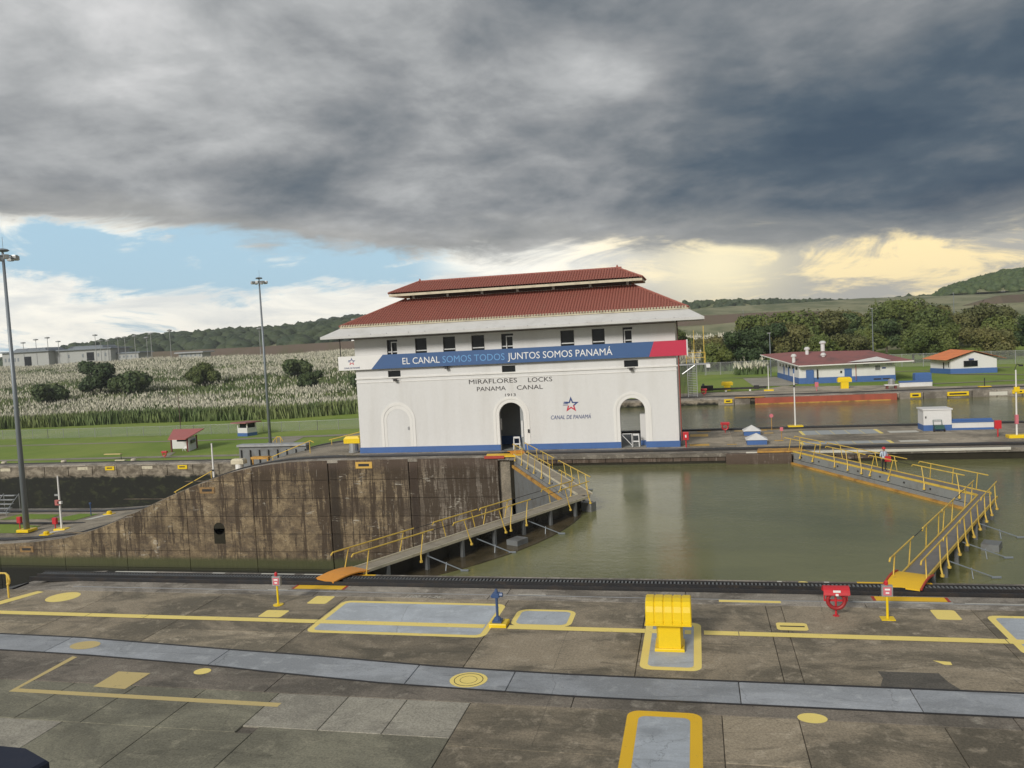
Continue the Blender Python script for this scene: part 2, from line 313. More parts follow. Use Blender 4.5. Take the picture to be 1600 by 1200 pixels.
def thing(name, label, cat, loc=(0, 0, 0), group=None):
    o = bpy.data.objects.new(name, None); C.objects.link(o); o.location = loc; o['label'] = label; o['category'] = cat; o.empty_display_size = .3
    if group: o['group'] = group
    return o
def copy_thing(o, loc, label, rotz=0., scale=None, group=None):
    c = o.copy(); C.objects.link(c); c.location = loc; c.rotation_euler = (0, 0, rotz); c['label'] = label
    if group: c['group'] = group
    if scale: c.scale = (scale,) * 3 if not isinstance(scale, tuple) else scale
    def rec(a, b_):
        for ch in list(a.children):
            e = ch.copy(); C.objects.link(e); e.parent = b_; rec(ch, e)
    rec(o, c); return c
def interp(xs, ys): return lambda x: float(np.interp(x, xs, ys))
def raw_mesh(name, V, F, mat, mi=None, **kw):   # V (n,3), F (m,k)
    me = bpy.data.meshes.new(name); V = np.asarray(V, np.float32); F = np.asarray(F, np.int32); k = F.shape[1]
    me.vertices.add(len(V)); me.vertices.foreach_set('co', V.ravel()); me.loops.add(F.size); me.loops.foreach_set('vertex_index', F.ravel())
    me.polygons.add(len(F)); me.polygons.foreach_set('loop_start', np.arange(0, F.size, k, dtype=np.int32)); me.polygons.foreach_set('loop_total', np.full(len(F), k, np.int32))
    for mm in (mat if isinstance(mat, (list, tuple)) else [mat]): me.materials.append(MATS[mm])
    if mi is not None: me.polygons.foreach_set('material_index', np.asarray(mi, np.int32))
    me.update(calc_edges=True); me.validate()
    o = bpy.data.objects.new(name, me); C.objects.link(o)
    for a_, b_ in kw.items(): o[a_] = b_
    return o
CAPH = .729
def text(body, x0, x1, z0, z1, Y, mat, parent, shear=0., flat=False, name='lettering', depth=.012, bold=.0):
    cu = bpy.data.curves.new('t', 'FONT'); cu.body = body; cu.extrude = depth; cu.offset = bold; cu.resolution_u = 3; cu.shear = shear
    ob = bpy.data.objects.new('t', cu); C.objects.link(ob); bpy.context.view_layer.update()
    me = bpy.data.meshes.new_from_object(ob.evaluated_get(bpy.context.evaluated_depsgraph_get())); bpy.data.objects.remove(ob)
    v = np.array([q.co[:] for q in me.vertices]); a = v.min(0); b_ = v.max(0)
    q = np.zeros_like(v); q[:, 0] = x0 + (v[:, 0] - a[0]) / (b_[0] - a[0]) * (x1 - x0); capz = CAPH * (1 if True else 0); h = v[:, 1] / capz
    off = Vector((0, 0, 0)); pr = parent
    while pr is not None: off += pr.location; pr = pr.parent
    if flat: q[:, 1] = z0 + h * (z1 - z0); q[:, 2] = Y + v[:, 2]
    else: q[:, 2] = z0 + h * (z1 - z0); q[:, 1] = Y - v[:, 2]
    q -= np.array(off)
    me.vertices.foreach_set('co', q.astype(np.float32).ravel()); me.materials.clear(); me.materials.append(MATS[mat]); me.update(); me.name = name
    o = bpy.data.objects.new(name, me); C.objects.link(o); o.parent = parent; return o

WZ = -.95; YN = 35.85; YC = 72.5; YC2 = 90.5; YW = 127.5; LOW = -8.4
# ================================================================ SETTING
# ---- water: high level right of the gates, low level left of them
MB().quad((-17, YN - .3, WZ), (90, YN - .3, WZ), (90, YC + .3, WZ), (-17, YC + .3, WZ), (-8.2, 54.2, WZ)).build('water', 'canal_water', kind='structure')
MB().quad((-30, YC2 - .3, WZ), (120, YC2 - .3, WZ), (120, YW + .3, WZ), (-30, YW + .3, WZ)).build('water', 'canal_water', kind='structure')
MB().quad((-400, YN - .3, -16.5), (-5, YN - .3, -16.5), (-5, YC + .3, -16.5), (-400, YC + .3, -16.5)).build('water', 'canal_water', kind='structure')
MB().quad((-400, YC2 - .3, -16.5), (-30, YC2 - .3, -16.5), (-30, YW + .3, -16.5), (-400, YW + .3, -16.5)).build('water', 'canal_water', kind='structure')
MB().box(-30.6, -30, YC2 - .3, YW + .3, -17, -.6).build('lock_sill', 'steel_grey', kind='structure')

# ---- near deck: base, slabs, coping
nd = MB(); nd.prism([(-60, -12), (60, -12), (60, 35.1), (-30.2, 35.1), (-30.2, 32.3), (-60, 32.3)], -3, -.05)
nd.box(-30.2, 60, 32.3, YN - .05, -18, -.051)
near = nd.build('near_deck', 'rough_strip', kind='structure')
bt = interp([-60, -28.2, -24.2, -16.9, -13.5, -8.6, -4.2, 60], [27.2, 27.1, 27.0, 26.35, 26.1, 25.6, 25.42, 25.42])
bb = interp([-60, -26.6, -22.7, -16.8, -15.2, -10.3, -4, 60], [25.6, 25.5, 25.36, 24.88, 24.65, 24.13, 23.82, 23.82])
def slab(x0, x1, lo, hi, mat, g=.012, top=0., thick=.07, name='slab', parent=near):
    lo = lo if callable(lo) else (lambda x, v=lo: v); hi = hi if callable(hi) else (lambda x, v=hi: v)
    n_ = max(1, int((x1 - x0) / 1.5)) ; xs = [x0 + g + (x1 - x0 - 2 * g) * k / n_ for k in range(n_ + 1)]
    poly = [(x, lo(x) + g) for x in xs] + [(x, hi(x) - g) for x in reversed(xs)]
    return MB().prism(poly, -thick, top, .012).build(name, mat, parent)
xs = [-60, -46, -38, -32, -27, -21.4, -15.35, -8.05, -2.3, 2.27, 2.85, 9.6, 16.5, 24, 34, 60]
for k, (x0, x1) in enumerate(zip(xs[:-1], xs[1:])):
    ym = 28.2 + (.0 if k % 2 else .12)
    if x1 - x0 > 1 and k % 3 != 1:
        slab(x0, x1, bt, ym, 'deck_concrete'); slab(x0, x1, ym, 32.6, 'deck_concrete')
    else: slab(x0, x1, bt, 32.6, 'deck_concrete')
xs = [-60, -45, -31.2, -25, -17, -9, -1.5, 6, 13.5, 21, 30, 60]
for x0, x1 in zip(xs[:-1], xs[1:]):
    if x1 > -31: slab(x0, x1, 32.62, 33.18, 'coping_concrete'); slab(x0 + .7, x1 + .7, 33.24, 34.08, 'coping_concrete')
    if x1 > -30.9: slab(max(x0 + 2, -30), x1 + 2, 35.22, YN, 'coping_concrete', thick=.4)
xs = [-60, -40, -31, -24.6, -17.25, -9.6, -6.2, 0.9, 5.8, 12, 19, 30, 60]
for x0, x1 in zip(xs[:-1], xs[1:]): slab(x0, x1, bb, bt, 'band_paint', g=.014, top=.002, name='painted_band')
xs = [-60, -44, -30, -14, -4, 8, 22, 60]
for x0, x1 in zip(xs[:-1], xs[1:]): slab(x0, x1, 23.12, bb, 'rough_strip', top=-.004)
L1 = [(-60, -21.1, 'old_slab'), (-21.1, -18.7, 'old_slab'), (-18.7, -16.1, 'old_slab'), (-16.1, -13.45, 'old_slab'), (-13.45, -11.05, 'pale_slab'), (-11.05, -9.1, 'pale_slab'), (-9.1, -7.07, 'pale_slab'), (-7.07, .33, 'deck_concrete'), (.33, 2.4, 'deck_concrete'), (2.4, 6.1, 'deck_concrete'), (6.1, 12, 'deck_concrete'), (12, 60, 'deck_concrete')]
for x0, x1, mm in L1: slab(x0, x1, 20.9 if x0 > -13.5 and x0 < -7.2 else 20.5, 23.1, mm)
L2 = [(-60, -19.3, 'pale_slab'), (-19.3, -16.1, 'old_slab'), (-16.1, -12.9, 'old_slab'), (-12.9, -7.07, 'old_slab'), (-7.07, .33, 'deck_concrete'), (.33, 2.4, 'deck_concrete'), (2.4, 6.1, 'deck_concrete'), (6.1, 60, 'deck_concrete')]
for x0, x1, mm in L2: slab(x0, x1, 14, 20.9 if x0 == -12.9 else 20.5, mm)
for x0, x1 in ((-60, -20), (-20, -10), (-10, 0), (0, 10), (10, 60)): slab(x0, x1, -11.9, 14, 'old_slab')
# steel rails beside the painted band and the towing track with its rack
def strip(name, f0, f1, z0, z1, x0, x1, mat, st=1.5):
    n_ = int((x1 - x0) / st); X_ = [x0 + (x1 - x0) * k / n_ for k in range(n_ + 1)]
    return MB().prism([(x, f0(x)) for x in X_] + [(x, f1(x)) for x in reversed(X_)], z0, z1).build(name, mat, near)
strip('rail', lambda x: bt(x) - .055, lambda x: bt(x) + .02, -.05, .022, -60, 60, 'dark_steel'); strip('rail', lambda x: bb(x) - .02, lambda x: bb(x) + .045, -.05, .02, -60, 60, 'dark_steel')
strip('rail', lambda x: 33.185, lambda x: 33.235, -.05, .012, -30, 60, 'galvanised')
MB().box(-33.4, 60, 34.1, 35.2, -.049, .03).build('track_bed', 'dark_steel', near)
rk = MB(); 
for yy in (34.12, 34.62, 35.1): rk.box(-33.4, 60, yy, yy + .07, .031, .15)
rk.build('track_rail', 'dark_steel', near)
rk = MB(); x_ = -33.3
while x_ < 30: rk.box(x_, x_ + .07, 34.72, 35.08, .031, .12); x_ += .16
o = rk.build('rack_teeth', 'steel_grey', near, kind='stuff')
# sloping end of the near wall at the left
sz = interp([-70, -60, -50, -42, -36.5, -34.5, -33, -31.8, -30.2], [-8.4, -7.6, -5.2, -2.5, -1.0, -.55, -.28, -.1, 0])
xs_ = [-70, -60, -50, -42, -39, -36.5, -34.5, -33, -31.8, -30.2]
mb = MB().prism([(x, 32.3) for x in xs_] + [(x, YN) for x in reversed(xs_)], -18, lambda x, y: sz(x) - .002); mb.build('sloping_coping', 'coping_concrete', kind='structure')
mb = MB().prism([(x, 34.1) for x in xs_ if x < -33] + [(x, 35.2) for x in reversed(xs_) if x < -33], lambda x, y: sz(x) - .02, lambda x, y: sz(x) + .08); mb.build('track_bed', 'dark_steel', near)
# paint on the near deck
def mark(poly, mat, lv=1, name='painted_mark', parent=near, z=0.): return MB().quad(*[(x, y, z + .004 * lv) for x, y in poly]).build(name, mat, parent)
def rrect(x0, x1, y0, y1, r, n_=5):
    out = []
    for cx, cy, a0 in ((x1 - r, y0 + r, -90), (x1 - r, y1 - r, 0), (x0 + r, y1 - r, 90), (x0 + r, y0 + r, 180)):
        for k in range(n_ + 1): a_ = R(a0 + 90 * k / n_); out.append((cx + r * math.cos(a_), cy + r * math.sin(a_)))
    return out
def ell(cx, cy, rx, ry, n_=28): return [(cx + rx * math.cos(2 * math.pi * k / n_), cy + ry * math.sin(2 * math.pi * k / n_)) for k in range(n_)]
def plate(x0, x1, y0, y1, bo, r=.35, ye='yellow_paint'):
    mark(rrect(x0, x1, y0, y1, r), ye, 1, 'plate_border'); mark(rrect(x0 + bo, x1 - bo, y0 + bo, y1 - bo, r * .6), 'grey_plate', 2, 'cover_plate')
ly = lambda a, b_: mark([(a, 29.26), (b_, 29.26), (b_, 29.66), (a, 29.66)], 'yellow_paint', 3, 'yellow_line')
for a, b_ in ((-31.5, -26.0), (-25.97, -23.15), (-23.12, -15.3), (-15.28, -8.3), (-7.35, -2.2), (-.1, 1.1), (1.13, 9.75), (9.78, 24)): ly(a, b_)
ly(-1.95, -1.75); ly(-.78, -.55)
mark([(-32.6, 29.4), (-31.9, 29.3), (-30.85, 32.3), (-31.3, 32.4)], 'yellow_paint', 2, 'yellow_line')
mark(ell(-29.2, 31.65, .75, .72), 'yellow_paint', 1, 'painted_disc')
plate(-15.25, -8.0, 28.3, 32.05, .24, .4); plate(-7.38, -5.0, 29.62, 31.5, .2, .45); plate(-2.2, -.2, 26.05, 30.45, .26, .35); plate(-2.32, -.22, 17.5, 23.13, .33, .35, 'chrome_yellow'); plate(9.88, 17, 28.3, 32.0, .24, .35)
mark([(9.88, 28.6), (10.2, 28.4), (13.2, 23.6), (12.7, 23.6)][::-1], 'yellow_paint', 1) if False else None
for q in ((-16.8, -15.9, 31.55, 32.58), (-18.12, -17.08, 29.8, 30.65), (8.16, 9.0, 31.45, 32.5)): mark(rrect(*q, .12), 'yellow_paint', 1)
mark(rrect(2.48, 3.56, 29.95, 30.72, .15), 'yellow_paint', 1); MB().box(2.6, 3.45, 30.3, 30.34, .004, .03).build('lifting_bar', 'dark_steel', near)
for q in ((-18.4, -16.05, 33.5, 34.05), (6.5, 9.05, 33.42, 33.95)): mark([(q[0], q[2]), (q[1], q[2]), (q[1], q[3]), (q[0], q[3])], 'chrome_yellow', 2); mark([(q[0] - .12, q[2]), (q[0], q[2]), (q[0], q[3]), (q[0] - .12, q[3])], 'red_edge', 2); mark([(q[1], q[2]), (q[1] + .12, q[2]), (q[1] + .12, q[3]), (q[1], q[3])], 'red_edge', 2)
for q in ((-17.8, -15.3, 35.25, 35.82), (6.2, 9.1, 35.25, 35.82)): mark([(q[0], q[2]), (q[1], q[2]), (q[1], q[3]), (q[0], q[3])], 'chrome_yellow', 2)
mark([(.52, 32.9), (2.9, 32.9), (2.9, 33.15), (.52, 33.15)], 'yellow_paint', 1)
for x0, x1 in ((-19.6, -18.6), (-7.8, -6.6), (5.6, 9.2), (9.6, 13)): mark([(x0, 33.25), (x1, 33.25), (x1, 33.33), (x0, 33.33)], 'white_mark', 3)
for x0, x1 in ((-29.6, -27.2), (-24, -23.3), (-21.3, -19.5), (-19, -17.9), (3.0, 3.2), (4.9, 5.1)): mark([(x0, 35.3), (x1, 35.3), (x1, 35.75), (x0, 35.75)], 'white_mark', 3)
mark([(3.2, 35.3), (4.9, 35.3), (4.9, 35.42), (3.2, 35.42)], 'white_mark', 3); mark(ell(4.05, 35.62, .2, .14), 'yellow_paint', 3)
mark([(5.0, 25.47), (7.2, 25.47), (7.0, 26.0), (6.9, 26.62), (5.15, 26.6), (5.2, 26.1)], 'patch_dark', 1, 'asphalt_patch'); mark(ell(-23.4, 26.25, .6, .42), 'faded_yellow', 2, 'painted_disc'); mark(ell(-7.58, 24.68, .62, .58), 'yellow_paint', 2, 'manhole_cover'); mark(ell(-17.1, 24.42, .3, .26), 'yellow_paint', 1); mark(ell(2.77, 23.2, .40, .30), 'yellow_paint', 1, 'painted_disc')
mark([(7.0, 27.62), (7.1, 27.5), (7.25, 27.3), (7.48, 27.3), (7.5, 27.55)], 'yellow_paint', 1)
MB().torus((-7.58, 24.68, .006), .47, .012, 'z').torus((-7.58, 24.68, .006), .28, .008, 'z').build('cover_ring', 'dark_steel', near)
mark([(-22.95, 22.2), (-22.8, 22.45), (-22.8, 25.15), (-23.05, 25.2)], 'faded_yellow', 1, 'faded_line'); mark([(-22.95, 22.2), (-13.0, 22.15), (-13.0, 22.42), (-22.8, 22.45)], 'faded_yellow', 1, 'faded_line')
mark([(-20.2, 22.86), (-18.92, 22.8), (-18.9, 24.08), (-20.2, 24.1)], 'faded_yellow', 2)
text('1100 +1-26', -12.7, -11.1, 32.66, 32.9, .006, 'white_mark', near, .3, True, 'painted_number', .001)
for x_, y_, a_ in ((-18.9, 25.2, .1), (6, 26.3, 0)): pass

# ---- centre wall
zc = interp([-200, -75, -70.2, -66.1, -62.1, -58.1, -54.2, -50.3, -46.6, -43, -39.5, -36, 100], [-8.5, -8.5, -8.25, -7.8, -6.85, -5.45, -3.85, -2.4, -1.2, -.45, -.1, 0, 0])
xs = [-300, -150, -100, -75] + [-72 + 2 * k for k in range(19)] + [-17.2]
def cpoly(y0, y1): return [(x, y0) for x in xs] + [(x, y1) for x in reversed(xs)]
cw = MB().prism(cpoly(YC + .4, YC2), -20, lambda x, y: zc(x) - .02)
cw.box(-17.2, 130, YC + .4, YC2, -20, -.02)
cwall = cw.build('centre_wall', 'far_deck', kind='structure')
# recess walls by the miter gate
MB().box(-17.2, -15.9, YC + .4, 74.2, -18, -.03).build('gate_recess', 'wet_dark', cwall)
# face panels, with joints, lifts 1.78 m
cols = [-300, -150, -110, -90, -80, -70, -60.5, -50.6, -41.2]; 
XL = [-80, -74.5, -66.2, -58.6, -51.2, -43.6, -35.35, -34.3, -27.05, -26.15, -18.25]
for x0, x1 in zip(XL[:-1], XL[1:]):
    narrow = x1 - x0 < 1.5
    z1 = -.0; top = -.55
    zs = [0.3, -1.95, -3.73, -5.51, -7.29, -9.07, -10.85, -13, -17]
    nx = max(1, int((x1 - x0) / 1.2))
    for za, zb in zip(zs[:-1], zs[1:]):
        g = .03; pts = [x0 + g + (x1 - x0 - 2 * g) * k / nx for k in range(nx + 1)]
        tops = [min(za - .02, zc(x) - .03) for x in pts]
        if max(tops) <= zb + .05: continue
        tops = [max(q, zb + .03) for q in tops]
        mb = MB(); yf = YC + (.10 if narrow else .0) ; i = 0
        mb.v += [(x, yf, zb + .02) for x in pts] + [(x, yf, q) for x, q in zip(pts, tops)] + [(x, YC + .42, zb + .02) for x in pts] + [(x, YC + .42, q) for x, q in zip(pts, tops)]
        M_ = nx + 1
        for k in range(nx):
            mb.face((k, k + 1, M_ + k + 1, M_ + k)); mb.face((M_ + k, M_ + k + 1, 3 * M_ + k + 1, 3 * M_ + k)); mb.face((k + 1, k, 2 * M_ + k, 2 * M_ + k + 1))
        mb.face((0, M_, 3 * M_, 2 * M_)); mb.face((nx, 2 * M_ + nx, 3 * M_ + nx, M_ + nx))
        mb.build('wall_panel', 'lock_wall', cwall)
MB().box(-300, -80, YC, YC + .42, -17, -8.52).build('wall_panel', 'lock_wall', cwall)
# high coping on the right of the gate: overhanging ledge, dark underneath
MB().box(-17.2, 130, YC + .05, YC + 1.0, -.34, -.0).build('coping_beam', 'coping_concrete', cwall)
for k in range(20):
    x0 = -15.8 + k * 1.5
    MB().box(x0 + .02, x0 + 1.46, YC + .2, YC + .42, -.72, -.36).build('ledge_block', 'lock_wall', cwall)
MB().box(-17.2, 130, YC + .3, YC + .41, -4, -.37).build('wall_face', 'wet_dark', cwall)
MB().prism([(2.2, YC - .5), (7.6, YC - .5), (7.6, YC + .4), (2.2, YC + .4)], -4, -.05, .1).build('gate_pier', 'lock_wall', cwall)
# curved coping and track along the incline
xr = [x for x in xs if x >= -150]
def along(y0, y1, dz0, dz1, nm, mat, x0=-150, x1=-17.2):
    q = [x for x in xr if x0 <= x <= x1]; n_ = len(q); mb = MB()
    for yy, dz in ((y0, dz0), (y0, dz1), (y1, dz1), (y1, dz0)): mb.v += [(x, yy, zc(x) + dz) for x in q]
    for r_ in range(4):
        for k in range(n_ - 1): a_ = r_ * n_ + k; b2 = ((r_ + 1) % 4) * n_ + k; mb.face((a_, a_ + 1, b2 + 1, b2))
    mb.face((0, n_, 2 * n_, 3 * n_)); mb.face((n_ - 1, 4 * n_ - 1, 3 * n_ - 1, 2 * n_ - 1)); return mb.build(nm, mat, cwall)
along(YC + .02, YC + 1.35, -.3, .0, 'coping', 'coping_concrete'); along(YC + 1.4, YC + 2.3, -.3, .14, 'track', 'dark_steel'); along(YC2 - 2.2, YC2 - 1.4, -.3, .12, 'track', 'dark_steel'); along(YC2 - 1.35, YC2 + .02, -.3, .02, 'coping', 'coping_concrete')
MB().box(-17.2, 130, YC + 1.4, YC + 2.3, -.05, .14).build('track', 'dark_steel', cwall); MB().box(-17.2, 130, YC2 - 2.2, YC2 - 1.4, -.05, .14).build('track', 'dark_steel', cwall)
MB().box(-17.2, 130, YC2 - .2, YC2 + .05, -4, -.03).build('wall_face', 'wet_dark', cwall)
# deck slabs of the centre wall, right of the house
xs2 = [-1.6, 3.2, 8.5, 14.5, 20.6, 27, 33, 40, 60, 130]
for x0, x1 in zip(xs2[:-1], xs2[1:]):
    for y0, y1 in ((75.0, 78.9), (78.95, 82.2), (82.25, 88.2)): slab(x0, x1, y0, y1, 'far_deck', .02, .0, .05, 'slab', cwall)
slab(-36, -1.6, 75.0, 76.55, 'far_deck', .02, .02, .05, 'slab', cwall); slab(-44, -34, 75.0, 88.2, 'far_deck', .02, -.0 + .0, .6, 'slab', cwall) if False else None
for q, mm in (((8.9, 16.7, 76.4, 78.2), 'c'), ((9.8, 17.2, 82.9, 86.2), 'c')):
    x0, x1, y0, y1 = q; mark(rrect(x0, x1, y0, y1, .2), 'yellow_paint', 2, 'plate_border', cwall)
    for k in range(5): w = (x1 - x0 - .6) / 5; mark([(x0 + .3 + k * w, y0 + .02), (x0 + .3 + (k + 1) * w - .05, y0 + .02), (x0 + .3 + (k + 1) * w - .05, y1 - .02), (x0 + .3 + k * w, y1 - .02)], 'grey_mark', 3, 'cover_plate', cwall)
for q in ((17.3, 19.7, 76.9, 77.9), (17.8, 20.4, 83.2, 84.6)): mark([(q[0], q[2]), (q[1], q[2]), (q[1], q[3]), (q[0], q[3])], 'white_mark', 2, parent=cwall)
for q in ((-.9, .9, 83.6, 85.6), (-.9, .9, 77.0, 78.3), (-.2, 1.2, 87.4, 87.9), (2.5, 3.4, 77.4, 77.8), (3.6, 6.9, 87.2, 87.7), (6.4, 7.3, 84.9, 85.5), (6.9, 7.7, 79.2, 79.8), (5.6, 8.4, 88.0, 88.3)): mark([(q[0], q[2]), (q[1], q[2]), (q[1], q[3]), (q[0], q[3])], 'orange_mark', 2, parent=cwall)
MB().box(3.9, 24.5, YC - .12, YC + .02, -.16, .05).box(7.5, 24.5, YC - .14, YC - .12, -.1, .03).build('fender_strip', 'white_mark', cwall)
# low deck patches of grass and paint at the left
gl = lambda poly, mat='lawn', nm='grass_patch': MB().quad(*[(x, y, zc(x) + .015) for x, y in poly]).build(nm, mat, cwall, kind='stuff') if mat == 'lawn' else MB().quad(*[(x, y, zc(x) + .02) for x, y in poly]).build(nm, mat, cwall)
gl([(-86, 84), (-79, 84.5), (-79.5, 87), (-86, 87.3)]); gl([(-78.5, 83.8), (-74.5, 83.6), (-73.8, 87), (-77, 87.3)]); gl([(-90, 77), (-76.5, 77.3), (-76.8, 80.8), (-84, 82)])
gl([(-73, 76.2), (-71.8, 76.3), (-70.2, 78.6), (-71.6, 78.6)], 'white_mark', 'painted_mark'); gl([(-73.2, 83.4), (-72, 83.4), (-71, 86.2), (-72.4, 86.2)], 'white_mark', 'painted_mark')
MB().box(-84, -71.5, 81.6, 81.9, -8.5, -8.28).build('kerb', 'dark_steel', cwall)
# concrete slabs of the sloping and flat left end
for x0, x1 in ((-95, -84), (-84, -76), (-76, -71)):
    slab(x0, x1, 75, 88.1, 'far_deck', .03, -8.5, 8.6, 'slab', cwall) if False else None
# niche in the wall
MB().box(-48.25, -47.0, YC - .02, YC + .1, -8.3, -6.75).tube((-47.62, YC - .02, -6.75), (-47.62, YC + .1, -6.75), .625, n=16).build('niche', 'wet_dark', cwall)
for x0, zt in ((-32.4, -.1), (-49.5, -2.4), (-71.8, -8.6)):
    MB().box(x0, x0 + 1.7, YC - .05, YC + .03, zt - .75, zt - .12).build('number_plate', 'orange_mark' if x0 > -40 else 'rust_plate', cwall); MB().box(x0 + .3, x0 + 1.4, YC - .07, YC - .05, zt - .55, zt - .3).build('number_recess', 'dark_steel', cwall)
mark([(-36.5, YC + .1), (-34, YC + .1), (-34, YC + .3), (-36.5, YC + .3)], 'white_mark', 1, parent=cwall)

# ---- west bank
zw = interp([-400, -50, -16, 200], [LOW, LOW, 0, 0])
gx = np.concatenate([np.linspace(-620, -60, 70), np.linspace(-56, -10, 24), np.linspace(-6, 260, 50)]); gy = np.concatenate([np.linspace(YW + .4, 150, 8), np.linspace(153, 255, 26)])
Lp = ([0, 206, 300, 420, 600, 1000, 3000], [LOW, LOW, -2.2, 5.6, 7.6, 8.0, 8]); Rp = ([0, 235, 300, 420, 560, 900, 1000, 3000], [0, 0, 3.5, 9, 15.5, 31.5, 32, 25])
def hn(x, y): return (math.sin(x * .043 + y * .021) + math.sin(x * .017 - y * .031 + 2) + .6 * math.sin(x * .11 + y * .07)) * .5
def H(x, y):
    a_ = math.degrees(math.atan2(x, y)); f = min(1, max(0, (a_ + 20) / 16)); f = f * f * (3 - 2 * f)
    b_ = min(1, max(0, (y - 200) / 60)); w0 = (zw(x) - LOW) / -LOW; f = w0 * (1 - b_) + f * b_
    return (1 - f) * np.interp(y, *Lp) + f * np.interp(y, *Rp) + hn(x, y) * min(1, max(0, (y - 215) / 60)) * 1.0
def grid(name, gx, gy, hf, mat, **kw):
    V = np.array([(x, y, hf(x, y)) for y in gy for x in gx]); nx = len(gx); I = np.arange(len(V)).reshape(len(gy), nx)
    F = np.stack([I[:-1, :-1], I[:-1, 1:], I[1:, 1:], I[1:, :-1]], -1).reshape(-1, 4); o = raw_mesh(name, V, F, mat, **kw); o.data.polygons.foreach_set('use_smooth', [True] * len(F)); return o
grid('lawn', gx, gy, H, 'lawn', kind='structure')
gy2 = np.concatenate([np.linspace(255, 600, 60), np.linspace(620, 2600, 40)])
uu = np.linspace(-1.35, .62, 110); V = np.array([(u * y, y, H(u * y, y)) for y in gy2 for u in uu]); I = np.arange(len(V)).reshape(len(gy2), len(uu))
F = np.stack([I[:-1, :-1], I[:-1, 1:], I[1:, 1:], I[1:, :-1]], -1).reshape(-1, 4); o = raw_mesh('hillside', V, F, 'hillside', kind='structure'); o.data.polygons.foreach_set('use_smooth', [True] * len(F))
# brown embankments
for nm, pts in (('embankment', [(-560, 640, 9), (-349, 600, 8), (-200, 600, 9), (-150, 560, 9)]), ('embankment', [(-60, 520, 11), (-10, 520, 15.2), (60, 520, 15.0), (100, 540, 12)]), ('embankment', [(165, 560, 13), (185, 560, 18), (260, 600, 18.5), (400, 640, 20)])):
    mb = MB(); h_ = 6.0 if pts[0][0] < -100 else 3.0; n_ = len(pts)
    for dy, dz in ((-8, -6), (0, h_), (6, h_), (20, -4)): mb.v += [(x, y + dy, z + dz) for x, y, z in pts]
    for r_ in range(3):
        for k in range(n_ - 1): a_ = r_ * n_ + k; mb.face((a_, a_ + 1, a_ + n_ + 1, a_ + n_))
    mb.build(nm, 'soil', kind='structure')
# west lock wall
xw = [-400, -150, -50, -42, -34, -26, -16, 200]
ww = MB().prism([(x, YW) for x in xw] + [(x, YW + .9) for x in reversed(xw)], -18, lambda x, y: zw(x) + .02)
wwall = ww.build('west_wall', 'west_wall_face', kind='structure')
MB().prism([(x, YW - .02) for x in xw] + [(x, YW + 2.4) for x in reversed(xw)], lambda x, y: zw(x) - .2, lambda x, y: zw(x) + .05).build('coping', 'coping_concrete', wwall)
MB().prism([(x, YW + 2.4) for x in xw] + [(x, YW + 3.1) for x in reversed(xw)], lambda x, y: zw(x) - .2, lambda x, y: zw(x) + .16).build('track', 'dark_steel', wwall)
for k in range(8):      # blocks of the west wall seen at the right
    x0 = 28.6 + k * 3.2; MB().box(x0 + .04, x0 + 3.12, YW - .35, YW - .0, -3, -.02, .05).build('wall_block', 'coping_concrete', wwall)
for k in range(2): x0 = 3. + k * 2.4; MB().box(x0 + .04, x0 + 2.3, YW - .3, YW, -3, -.03, .05).build('wall_block', 'coping_concrete', wwall)
for k in range(16):     # lower blocks at the left
    x0 = -140 + k * 5.2; MB().box(x0 + .06, x0 + 5.1, YW - .12, YW, -10.4, -8.62, .04).build('wall_block', 'west_wall_face', wwall)
for x0, w, hh in ((3.9, 1.2, .55), (30, 1.4, .6), (34.9, 2.8, .55), (43.3, 1.5, .5)):
    MB().box(x0, x0 + w, YW - .55, YW - .36, -hh - .12, -.08).build('number_plate', 'yellow_gloss', wwall); MB().box(x0 + .25, x0 + w - .3, YW - .57, YW - .55, -hh + .05, -.28).build('number_recess', 'dark_steel', wwall)
MB().box(40.4, 42.7, YW - .4, YW - .36, -.8, -.28).build('number_plate', 'white_mark', wwall)
for x0 in (-106, -91.0): MB().box(x0, x0 + 1.9, YW - .25, YW - .13, -9.4, -8.7).build('number_plate', 'yellow_gloss', wwall); MB().box(x0 + .35, x0 + 1.5, YW - .27, YW - .25, -9.1, -8.9).build('number_recess', 'dark_steel', wwall)
for x0 in (-129, -112, -98.4): MB().box(x0, x0 + 2.2, YW - .16, YW - .13, -9.3, -8.75).build('number_plate', 'cream_edge', wwall)
# concrete aprons, paths
def sheet(poly, mat, nm, dz=.05, kind='structure', parent=None):
    mb = MB(); mb.quad(*[(x, y, zw(x) + dz) for x, y in poly]); o = mb.build(nm, mat, parent)
    if kind: o['kind'] = kind
    return o
sheet([(-6, YW + 3), (130, YW + 3), (130, 134.6), (36, 135.2), (34, 141), (25, 143), (14.5, 148), (9, 139.6), (-6, 139)], 'far_deck', 'pavement')
sheet([(9.8, 150), (15.5, 148.5), (17.6, 152), (15.8, 173.5), (9.2, 173)], 'pale_slab', 'pavement', .07); sheet([(36, 141), (90, 145), (90, 146.3), (36, 142.2)], 'path', 'footpath', .06); sheet([(44.5, 163), (46.5, 163), (58, 152), (56.5, 152)], 'path', 'footpath', .08)
sheet([(9, 175.5), (60, 176), (60, 177.5), (4, 176.5)], 'path', 'footpath', .065)
sheet([(-200, 157.5), (-96, 160), (-96, 161.6), (-200, 159.4)], 'path', 'footpath', .05); sheet([(-100, 160.4), (-60, 163), (-60, 167), (-100, 162.8)], 'path', 'footpath', .055); sheet([(-90, 162), (-84, 162), (-78, 136), (-84, 136)], 'path', 'footpath', .06)
